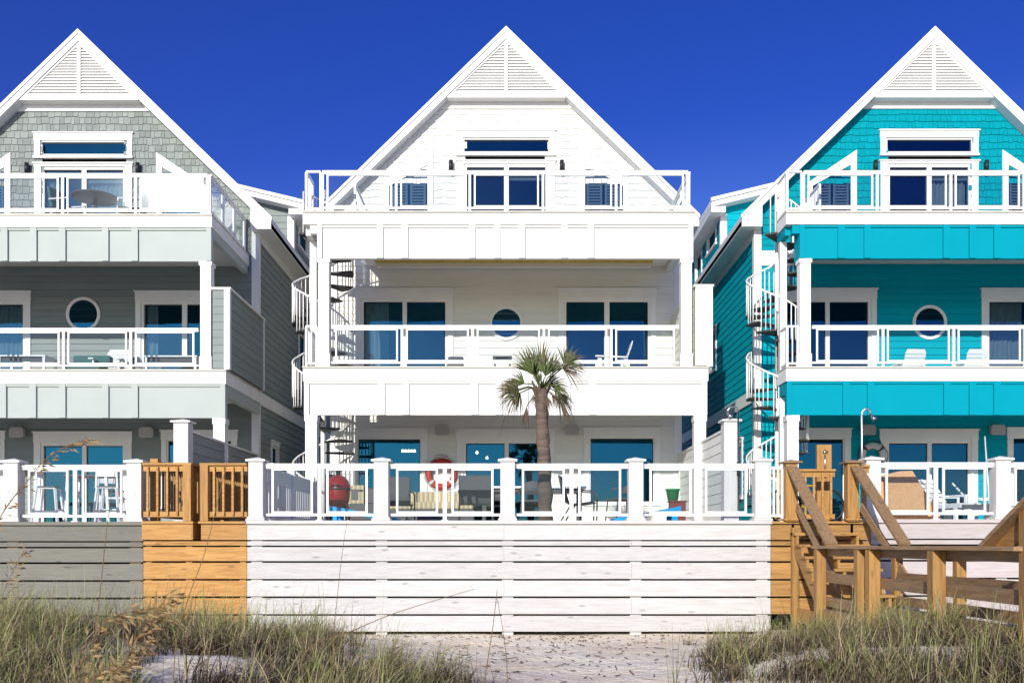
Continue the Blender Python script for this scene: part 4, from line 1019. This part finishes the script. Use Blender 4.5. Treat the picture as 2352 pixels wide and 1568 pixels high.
psofa('dark gray cushioned bench at the left sliding door of the white porch', -1.48, -1.12, 21.3, Z2, 'sling')
# top deck of the gray house: round dark table and two dark chairs
r = thing('round_table', 'dark round table on the top deck of the gray house', 'table', (-9.1, 20.7, Z3 - .06))
m = MB(); m.lathe([(0, Z3 + .66), (.48, Z3 + .66), (.5, Z3 + .675), (.48, Z3 + .69), (0, Z3 + .69)], -9.1, 20.7, 30, .5); m.build('tabletop', 'alum', r)
m = MB(); m.tube([(-9.1, 20.7, Z3 - .04), (-9.1, 20.7, Z3 + .66)], .04, 10); m.lathe([(.3, Z3 - .06), (.3, Z3 - .03), (.05, Z3 + .05)], -9.1, 20.7, 20); m.build('pedestal', 'alum', r)
def patio_chair(label, loc, rz):
    r = thing('patio_chair', label, 'chair', (0, 0, 0), 0, 'dark chairs at the round table on the top deck')
    m = MB(); m.box(-.24, .24, -.24, .24, .42, .50); m.build('seat', 'tealcush', r, .02)
    m = MB(); m.add([(-.24, .2, .5), (.24, .2, .5), (.22, .32, 1.0), (-.22, .32, 1.0), (-.24, .27, .5), (.24, .27, .5), (.22, .38, 1.0), (-.22, .38, 1.0)], [(0, 1, 2, 3), (4, 7, 6, 5), (0, 4, 5, 1), (3, 2, 6, 7), (0, 3, 7, 4), (1, 5, 6, 2)], .5); m.build('backrest', 'tealcush', r, .03)
    for sx in (-1, 1):
        m = MB(); m.tube([(sx * .27, .26, .68), (sx * .28, -.22, .66), (sx * .28, -.26, 0)], .018, 8); m.build('arm', 'wht', r)
        m = MB(); m.tube([(sx * .25, .2, .45), (sx * .27, .28, 0)], .018, 8); m.build('leg', 'wht', r)
    r.location = loc; r.rotation_euler.z = rz; return r
pc = patio_chair('dark teal cushioned chair right of the round table on the top deck', (-8.35, 20.8, Z3 - .06), R(-80))
dup(pc, (-9.75, 20.8, Z3 - .06), R(75), 'dark teal cushioned chair left of the round table on the top deck')

# turquoise house: plywood sheet, loungers, pole, bits
r = thing('plywood_sheet', 'tan plywood sheet leaning behind the glass railing of the turquoise terrace', 'board', (6.55, 15.75, Z1))
m = MB(); m.add([(6.05, 15.45, Z1 + .02), (7.02, 15.45, Z1 + .02), (6.72, 15.9, 1.24), (6.5, 15.9, 1.23), (6.08, 15.85, 1.13),
                 (6.05, 15.47, Z1 + .02), (7.02, 15.47, Z1 + .02), (6.72, 15.92, 1.24), (6.5, 15.92, 1.23), (6.08, 15.87, 1.13)],
                [(0, 1, 2, 3, 4), (9, 8, 7, 6, 5), (0, 5, 6, 1), (1, 6, 7, 2), (2, 7, 8, 3), (3, 8, 9, 4), (4, 9, 5, 0)], .5); m.build('sheet', 'plywood', r)
m = MB(); a, b = W2(2262, 1002, 18.2), W2(2276, 1130, 17.2); m.tube([a, (b[0], b[1], Z1)], .014, 8); tag(m.build('pole', 'wht'), 'thin white pole leaning left of the right hand post of the turquoise terrace', 'pole')
def lounger(label, loc, rz):
    r = thing('deck_lounger', label, 'lounger', (0, 0, 0), 0, 'white loungers on the turquoise terrace')
    m = MB()
    for i in range(9): m.box(-.3, .3, -.7 + i * .11, -.7 + i * .11 + .09, .30, .325)
    m.build('seat', 'wht', r)
    m = MB()
    for i in range(6): y = .32 + i * .075; z = .33 + i * .09; m.beam((-.3, y, z), (.3, y, z), .085, .02, None, (0, -.75, .65))
    m.build('backrest', 'wht', r)
    for sx in (-1, 1):
        m = MB(); m.beam((sx * .31, -.72, .28), (sx * .31, .4, .28), .035, .07); m.build('side_rail', 'wht', r)
        for y in (-.6, .3): m = MB(); m.beam((sx * .31, y, 0), (sx * .31, y, .27), .05, .06); m.build('leg', 'wht', r)
        m = MB(); m.beam((sx * .34, -.1, .5), (sx * .34, .42, .5), .06, .02); m.beam((sx * .34, -.08, .3), (sx * .34, -.08, .49), .04, .04); m.build('arm', 'wht', r)
    r.location = loc; r.rotation_euler.z = rz; return r
lg = lounger('white lounger seen side on in front of the turquoise house sliding door', (8.3, 17.6, Z1), R(80))
dup(lg, (7.75, 16.9, Z1), R(15), 'white lounger with raised back just right of the plywood sheet')
dup(lg, (9.35, 18.4, Z1), R(65), 'white lounger furthest back, beside the post of the turquoise terrace')
r = thing('bicycle', 'bicycle with yellow and blue frame parked behind the wooden gate', 'bicycle', (5.25, 17.6, Z1))
cxb, cyb = 5.3, 17.6
M['yellow'] = paint('yellow_enamel', (.5, .33, .03), .3)
for dx in (-.25, .55):
    m = MB(); pts = [(cxb + dx + .31 * math.cos(2 * math.pi * i / 28), cyb, Z1 + .33 + .31 * math.sin(2 * math.pi * i / 28)) for i in range(29)]; m.tube(pts, .022, 8)
    for i in range(10): a = math.pi * 2 * i / 10; m.tube([(cxb + dx, cyb, Z1 + .33), (cxb + dx + .3 * math.cos(a), cyb, Z1 + .33 + .3 * math.sin(a))], .003, 4)
    m.build('wheel', 'black', r)
m = MB(); P_ = lambda x, z: (cxb + x, cyb, Z1 + z)
for a, b in ((P_(-.25, .33), P_(-.02, .80)), (P_(-.02, .72), P_(.40, .70)), (P_(.10, .30), P_(.40, .66)), (P_(.10, .30), P_(.02, .82)), (P_(.10, .30), P_(-.25, .33)), (P_(.55, .33), P_(.38, .86))): m.tube([a, b], .018, 8)
m.build('frame', 'yellow', r)
m = MB(); m.tube([P_(.30, .98), P_(.36, .93), P_(.38, .85)], .013, 8); m.tube([(cxb + .33, cyb - .27, Z1 + .97), (cxb + .36, cyb, Z1 + .93), (cxb + .33, cyb + .27, Z1 + .97)], .013, 8); m.build('handlebar', 'black', r)
m = MB(); m.tube([P_(-.12, .88), P_(.12, .90)], [.06, .025], 8); m.build('saddle', 'blue', r)
# lit lamps that hang inside the ground floor rooms
M['lamp'] = emit('warm_bulb', (1, .8, .5), 9)
def pend(label, x, y, z, n, sp):
    r = thing('pendant_lamp', label, 'lamp', (x, y, 3.19), group='lamps hanging inside the ground floor rooms')
    m = MB(); m.tube([(x, y, z + .05), (x, y, 3.19)], .008, 6)
    if n > 1: m.tube([(x - sp * n / 2, y, z + .05), (x + sp * n / 2, y, z + .05)], .01, 6)
    m.build('rod', 'black', r)
    for i in range(n):
        m = MB(); xx = x + (i - (n - 1) / 2) * sp; m.lathe([(0, z - .03), (.03, z - .015), (.035, z), (.025, z + .03), (.01, z + .05)], xx, y, 12); m.build('bulb', 'lamp', r)
pend('five bulb chandelier seen through the left window of the middle house', -2.62, 24, 2.36, 5, .075)
pend('single bulb lamp seen through the middle sliding door, higher one', -.88, 23.8, 2.30, 1, 0)
pend('single bulb lamp seen through the middle sliding door, lower one', -.65, 24.6, 2.24, 1, 0)
pend('three bulb lamp seen through the door of the turquoise house behind the wooden gate', 6.95, 24, 2.2, 3, .11)
m = MB(); m.tube([(-.66, 20.6, 6.56), (-.65, 20.6, 6.44), (-.67, 20.6, 6.34)], .012, 6)
tag(m.build('hanging_wire', 'black'), 'short black wire dangling from the yellow porch ceiling', 'wire')

# ---------------------------------------------------------------- palmetto in front of the middle house
px, py = 15.80 * (1252 - 1176) / F, 15.80
pl = thing('palm_tree', 'small palmetto with gray trunk and ragged green and brown fan leaves behind glass railing', 'palm', (px, py, Z1))
m = MB(); n, kk = 70, 18; vs = []
for i in range(n + 1):
    t = i / n; z = GZ * 0 + Z1 - .02 + t * 2.22
    rr = .125 - .03 * t + (.018 if t > .90 else 0) + .0045 * math.sin(t * 95) * (.4 + .6 * t) + .008 * math.sin(t * 31 + 1)
    ox = -.055 * t + .012 * math.sin(t * 5)
    for j in range(kk):
        a = 2 * math.pi * j / kk; q = rr * (1 + .05 * math.sin(3 * a + t * 40) + .03 * math.sin(7 * a - t * 22)); vs.append((px + ox + q * math.cos(a), py + q * math.sin(a), z))
m.add(vs, [(i * kk + j, i * kk + (j + 1) % kk, (i + 1) * kk + (j + 1) % kk, (i + 1) * kk + j) for i in range(n) for j in range(kk)], .5, True)
m.build('trunk', 'trunk', pl)
m = MB()
hx, hz = px - .06, Z1 + 2.2
for i in range(17):                                     # old leaf stubs around the head
    a = U(0, 2 * math.pi); z0 = hz - U(.02, .22); o_ = .10; t = U(.08, .22)
    m.beam((hx + o_ * math.cos(a), py + o_ * math.sin(a), z0), (hx + (o_ + t * .45) * math.cos(a), py + (o_ + t * .45) * math.sin(a), z0 + t), .04, .014)
m.build('leaf_stubs', 'deadfrond', pl)
def frond(px_, pz_, yo, size, ang, green, spread=150, n=20, droop=.35, dead=False, fold=.5):
    """a fan leaf: petiole from the head to its hub, then many narrow leaflets with drooping tips"""
    size *= 1.28; m = MB(); hub = Vector((px_, py + yo, pz_)); base = Vector((hx + .04 * math.cos(ang), py + .02, hz + .0))
    mid = (hub + base) / 2 + Vector((0, 0, .05)); m.tube([base, mid, hub], [.014, .011, .009], 6, green)
    d0 = Vector((math.cos(ang), yo * .8, math.sin(ang))).normalized(); side = d0.cross(Vector((0, 1, 0))).normalized(); nrm = d0.cross(side).normalized()
    for i in range(n):
        a = R(-spread / 2 + spread * i / (n - 1)) + U(-.05, .05); ln = size * (1 - .22 * abs(2 * i / (n - 1) - 1)) * U(.8, 1.12)
        dr = (d0 * math.cos(a) + side * math.sin(a) + nrm * U(-fold, fold) * .55).normalized()
        w = .0098 * size / .45; sd = dr.cross(nrm).normalized() * w; tn = min(1, max(0, green + U(-.22, .22)))
        kb = random.choice((0, 0, 0, 1)); pr = None; k = 6; vs = []
        for j in range(k + 1):
            t = j / k; c = hub + dr * ln * t + Vector((0, 0, -1)) * droop * ln * t ** 3 * (1 + kb * 1.2)
            ww = (.35 + 1.5 * t if t < .42 else max(.04, 1.05 * (1 - t) / .58)); vs += [c - sd * ww, c + sd * ww + nrm * .004]
        for j in range(k):
            tt = min(1, max(0, tn + (.34 if j > k - 4 and green < .6 else 0)))
            m.add(vs[2 * j:2 * j + 4], [(0, 1, 3, 2)], tt)
    return m.build('frond', 'deadfrond' if dead else 'frond', pl)
def PF(px_, pz): return (px_ - 1176) * py / F, (1250 - pz) * py / F
for (fx, fz, yo, sz, an, gr, sp, dr, dead) in [
        (1222, 858, -.05, .44, 122, .25, 70, .10, 0), (1243, 852, .10, .50, 95, .20, 60, .06, 0), (1252, 868, -.16, .42, 80, .28, 80, .10, 0), (1233, 860, .2, .46, 108, .15, 70, .1, 0),
        (1205, 878, .12, .36, 150, .3, 90, .25, 0), (1270, 852, .15, .34, 70, .2, 80, .15, 0),
        (1302, 838, -.05, .34, 35, .50, 110, .3, 0), (1296, 832, .15, .34, 75, .22, 70, .12, 0), (1292, 842, .1, .38, 0, .72, 100, .45, 0),
        (1192, 898, -.08, .36, 185, .5, 150, .5, 0), (1186, 892, .12, .34, 160, .35, 80, .2, 0), (1195, 902, .0, .32, 225, .62, 110, .3, 0),
        (1272, 888, -.1, .30, -30, .3, 100, .5, 0), (1282, 900, .1, .34, -50, .7, 80, .5, 0), (1262, 880, .2, .34, 30, .35, 110, .4, 0), (1235, 884, -.12, .22, 90, .12, 60, .1, 0)]:
    x, z = PF(fx, fz); frond(x, z, yo, sz, R(an), gr, sp, droop=dr)
for (fx, fz, yo, sz, an, sp) in [(1210, 932, .05, .26, -95, 30), (1288, 925, -.05, .26, -62, 30), (1255, 912, -.1, .22, -80, 70), (1268, 905, .1, .24, -45, 70), (1236, 905, .1, .18, -120, 70)]:
    x, z = PF(fx, fz); frond(x, z, yo, sz, R(an), .5, sp, n=18, droop=.2, dead=True)

# ---------------------------------------------------------------- dune grass and sea oats
rs = np.random.RandomState(11)
def grass_object(name, label_kind, tufts):
    V = []; Fq = []; tone = []; base = 0; K = 6
    for (tx, ty, nb, hgt, lean, hue, spread) in tufts:
        cur = 1.15 if hgt < .5 else .7
        gz = ground_h(tx, ty)
        n = nb
        bx = tx + rs.normal(0, spread, n); by = ty + rs.normal(0, spread, n)
        h = hgt * rs.uniform(.45, 1.1, n); az = rs.uniform(0, 2 * np.pi, n)
        bend = rs.uniform(.15, 1.5, n) * cur; w = rs.uniform(.0028, .0066, n)
        dirx = np.cos(az) * bend + lean * .55; diry = np.sin(az) * bend
        t = np.linspace(0, 1, K)[None, :]
        X = bx[:, None] + dirx[:, None] * h[:, None] * (t ** 1.9) * .75; Y = by[:, None] + diry[:, None] * h[:, None] * (t ** 1.9) * .75
        bl = np.hypot(dirx, diry)[:, None]
        Z = gz - .03 + h[:, None] * (t - .66 * np.clip(bl, 0, 1.4) * t ** 2.4)
        pa = rs.uniform(0, np.pi, n)[:, None]; ww = w[:, None] * (1 - t * .85)
        ax, ay = np.cos(pa) * ww, np.sin(pa) * ww * .6
        L_ = np.stack([X - ax, Y - ay, Z], -1); Rr = np.stack([X + ax, Y + ay, Z], -1)
        P = np.stack([L_, Rr], 2).reshape(n * K * 2, 3); V.append(P)
        i = np.arange(n)[:, None] * K * 2 + np.arange(K - 1)[None, :] * 2 + base
        Fq.append(np.stack([i, i + 1, i + 3, i + 2], -1).reshape(-1, 4)); tn = np.clip(hue + rs.normal(0, .26, n), 0, 1)[:, None] * np.array([[.12, .3, .8, 1, 1]]); tone.append(tn.ravel()); base += n * K * 2  # darker feet: brown thatch, plus shade between blades painted into the tone
    V = np.concatenate(V).astype(np.float32); Fq = np.concatenate(Fq).astype(np.int32); tone = np.concatenate(tone).astype(np.float32)
    me = bpy.data.meshes.new(name); me.vertices.add(len(V)); me.vertices.foreach_set('co', V.ravel())
    me.loops.add(Fq.size); me.loops.foreach_set('vertex_index', Fq.ravel()); me.polygons.add(len(Fq))
    me.polygons.foreach_set('loop_start', np.arange(0, Fq.size, 4, dtype=np.int32)); me.polygons.foreach_set('loop_total', np.full(len(Fq), 4, dtype=np.int32))
    at = me.attributes.new('tone', 'FLOAT', 'FACE'); at.data.foreach_set('value', tone)
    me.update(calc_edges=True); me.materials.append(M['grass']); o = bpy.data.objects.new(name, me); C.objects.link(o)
    return tag(o, kind='stuff')
def dens(x, y):
    """how thickly the dune is grown at a place"""
    u = x / y                                        # paths run between the dunes
    d = 0
    d = max(d, 1.0 if x < -1.9 - (y - 8) * .12 else 0)
    d = max(d, .9 if (-1.9 <= x < -.35 and y < 8.7) else 0)
    d = max(d, .95 if x > 1.9 + max(0, y - 9) * .22 else 0)
    d = max(d, .35 if (1.2 < x < 2.2 and y < 8.2) else 0)
    if y > 12.6 and x > 2.2: d *= .25
    if x > 2 and y > 10.5: d *= .6
    if y > 13.6 or (4.2 < x < 5.6 and y > 6): d *= .10
    if x < -4.1 and y > 13.2: d *= .3
    v = math.sin(x * 1.9 + 1.3) * math.sin(y * 1.7 + x * .8) + .5 * math.sin(x * 3.7 + y * 2.1)
    if v < -.15: d *= .06
    # bare sand hollows
    for cx, cy, r in ((-3.9, 8.0, .5), (-2.15, 7.6, .5), (-4.9, 9.3, .45), (2.5, 8.7, .4), (-1.7, 6.5, .35), (3.3, 6.9, .3)):
        if math.hypot(x - cx, (y - cy) * .8) < r: d *= .1
    return d
tl = []; tr_ = []
while len(tl) + len(tr_) < 1130:
    y = 5.6 + 8.9 * rnd() ** 1.25; x = U(-.56, .56) * y * 1.05
    if rnd() > dens(x, y): continue
    dry = math.sin(x * 1.1 + .5) * math.sin(y * .9 + 2)
    kind = rnd()
    if kind < .50: t = (x, y, 80, U(.26, .55), .2, .34 + .16 * dry, .12)       # dry tangled thatch
    elif kind < .68: t = (x, y, 46, U(.36, .64), .4, .45, .09)                     # straw coloured arcs
    elif kind < .90: t = (x, y, 38, U(.45, .78), U(.2, .9), .86 + .1 * dry, .045)   # fresh green tufts
    else: t = (x, y, 22, U(.65, 1.0), 1.0, .62, .06)
    (tl if x < 0.6 else tr_).append(t)
for i in range(26): tl.append((U(-7.2, -1.4), U(10.8, 13.2), 34, U(.55, .9), .6, U(.4, .9), .07))
for i in range(10): tr_.append((U(2.3, 4.1), U(12.0, 14.6), 22, U(.3, .55), .3, .7, .06))
for (gx, gY, nb, h, ln, hue) in [(640, 10.6, 70, .95, .9, .85), (690, 11.2, 60, 1.0, 1.0, .8), (600, 11.6, 50, .9, .7, .55), (750, 10.9, 50, .9, .9, .85), (820, 10.2, 36, .8, .8, .6), (385, 10.3, 40, .9, .5, .5),
        (210, 11, 50, .85, .2, .95), (255, 10.6, 45, .8, .3, .95), (455, 11.3, 50, .85, .4, .6), (500, 10.7, 45, .8, .5, .9), (60, 10.5, 60, .85, .6, .8), (110, 11.4, 50, .9, .8, .7), (25, 9.6, 55, .8, .6, .75),
        (330, 9.2, 40, .8, .5, .9), (560, 9.4, 45, .85, .6, .9), (1010, 10.4, 22, .5, .3, .6), (900, 9.4, 40, .6, .7, .8), (690, 8.6, 50, .75, .5, .95), (450, 8.2, 45, .7, .4, .9), (140, 8.4, 45, .75, .3, .95)]:
    tl.append(((gx - 1176) * gY / F, gY, nb, h, ln, hue, .07))
for (gx, gY, nb, h, ln, hue) in [(1790, 11.2, 24, .55, .3, .6), (1660, 10.4, 30, .6, .3, .7), (2030, 9.0, 45, .8, .4, .9), (2170, 8.6, 40, .8, .2, .9), (2290, 8.8, 40, .75, .3, .8), (1930, 8.8, 40, .6, .5, .9), (1720, 9.0, 34, .6, .5, .6), (1840, 10.2, 30, .5, .3, .7), (2100, 7.6, 50, .7, .4, .95), (2260, 7.2, 50, .7, .5, .9), (1960, 7.4, 50, .6, .4, .8)]:
    tr_.append(((gx - 1176) * gY / F, gY, nb, h, ln, hue, .06))
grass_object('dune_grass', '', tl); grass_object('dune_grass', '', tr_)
# straw and shells strewn on the path
m = MB()
for i in range(330):
    x = random.gauss(.4, 1.5); y = 14.95 - 5.6 * rnd() ** 1.6; z = ground_h(x, y) + .008; a = U(0, math.pi); l_ = U(.02, .08) * (3 if rnd() < .05 else 1)
    m.beam((x, y, z), (x + l_ * math.cos(a), y + l_ * math.sin(a), z + U(0, .015)), .012, .008)
tag(m.build('straw_litter', 'trunk'), kind='stuff')
def oat(label, pts, Y, seeds=0, sw=.004, head=.28, spk=.05, root_px=None):
    """one stalk: photo points at distance Y give its lean and height; it is rooted in the sand"""
    P = [Vector(W2(a, b, Y + dy)) for a, b, dy in pts]
    b0 = P[0]; gx = b0.x + (b0.x - P[1].x) * .25; gz = ground_h(gx, b0.y)
    if b0.z > gz: P = [Vector((gx, b0.y, gz - .04))] + P
    r = thing('sea_oat', label, 'grass stalk', (P[0].x, P[0].y, gz), group='tall sea oat stalks in front of the terraces')
    m = MB(); C_ = []
    for i in range(len(P) - 1):
        p0 = P[max(i - 1, 0)]; p1 = P[i]; p2 = P[i + 1]; p3 = P[min(i + 2, len(P) - 1)]
        for k in range(6):
            t = k / 6; C_.append(.5 * ((2 * p1) + (p2 - p0) * t + (2 * p0 - 5 * p1 + 4 * p2 - p3) * t * t + (3 * p1 - p0 - 3 * p2 + p3) * t ** 3))
    C_.append(P[-1]); nC = len(C_)
    m.tube(C_, [sw * (1 - .6 * i / nC) for i in range(nC)], 5, .1); m.build('stem', 'oat', r)
    if seeds:
        m = MB(); tot = sum((C_[i + 1] - C_[i]).length for i in range(nC - 1)); acc = 0; st_ = []
        for i in range(nC - 1):
            acc += (C_[i + 1] - C_[i]).length
            if acc > tot * (1 - head): st_.append(i)
        seeds = int(seeds * 1.9)
        for s in range(seeds):
            i = st_[int(len(st_) * s / seeds)]; c = C_[i].lerp(C_[i + 1], rnd()); d = (C_[min(i + 1, nC - 1)] - C_[i]).normalized(); c = c + Vector((U(-1, 1), U(-1, 1), U(-1, 1))) * spk * .35
            o_ = Vector((U(-1, 1), U(-1, 1), U(-1, .3))).normalized(); dr = (d * .8 + o_ * .65 + Vector((.15, 0, -.30))).normalized(); ln = spk * U(.8, 1.3)
            c2 = c + dr * ln * .55; e = dr.cross(Vector((0, 1, .2))).normalized() * ln * .13; f_ = Vector((0, 1, 0)) * ln * .06; tn = rnd()
            m.tube([c, c2], sw * .3, 4, .1)
            a0, a1, a2, a3 = c2, c2 + dr * ln * .4, c2 + dr * ln * .8, c2 + dr * ln * 1.15
            m.add([a0, a1 - e, a1 + e, a1 - f_, a1 + f_, a3], [(0, 1, 3), (0, 3, 2), (5, 3, 1), (5, 2, 3), (0, 4, 1), (0, 2, 4), (5, 1, 4), (5, 4, 2)], tn)
        m.build('seed_head', 'oat', r)
oat('tall leaning stalk with drooping brown seed head at the left edge', [(-60, 1330, 0), (0, 1188, 0), (62, 1105, 0), (110, 1050, 0), (165, 1020, 0), (212, 1010, 0)], 4.6, 34, .0035, .34, .034)
oat('thin nearly upright stalk before the gray terrace railing', [(217, 1500, 0), (232, 1340, 0), (247, 1200, 0), (265, 1075, 0)], 5.2, 0, .0035)
oat('bent stalk crossing the orange pine walkway', [(402, 1500, 0), (430, 1380, 0), (470, 1270, 0), (505, 1130, 0), (527, 1040, 0)], 5.4, 0, .0035)
oat('thin dark stalk in front of the white boards, left part', [(765, 1480, 0), (775, 1370, 0), (786, 1270, 0), (797, 1200, 0)], 6, 0, .003)
oat('long low stalk slanting right across the white boards', [(700, 1500, 0), (800, 1452, 0), (900, 1410, 0), (1000, 1378, 0), (1090, 1352, 0)], 6.2, 0, .004)
oat('left stalk of the crossed pair in front of the sandy path', [(1108, 1600, 0), (1118, 1530, 0), (1132, 1440, 0), (1142, 1355, 0)], 6.5, 0, .005)
oat('right stalk of the crossed pair in front of the sandy path', [(1164, 1600, 0), (1164, 1520, 0), (1154, 1440, 0), (1141, 1370, 0)], 6.6, 0, .004)
oat('thick seed head leaning right over the dune, lower left', [(120, 1660, 0), (160, 1590, 0), (200, 1490, 0), (250, 1420, 0), (330, 1398, 0)], 3.6, 44, .0035, .45, .04)
oat('large curved seed head rising towards the pine walkway', [(170, 1700, 0), (235, 1600, 0), (290, 1510, 0), (340, 1430, 0), (385, 1368, 0)], 3.9, 70, .0035, .50, .046)
oat('short seed head at the bottom edge, left of the dune hollow', [(150, 1700, 0), (180, 1620, 0), (215, 1550, 0), (265, 1528, 0)], 3.3, 26, .0035, .45, .036)
oat('pale seed head hanging over the gray slats', [(-30, 1480, 0), (5, 1370, 0), (30, 1310, 0), (56, 1262, 0)], 6.5, 22, .003, .35, .04)
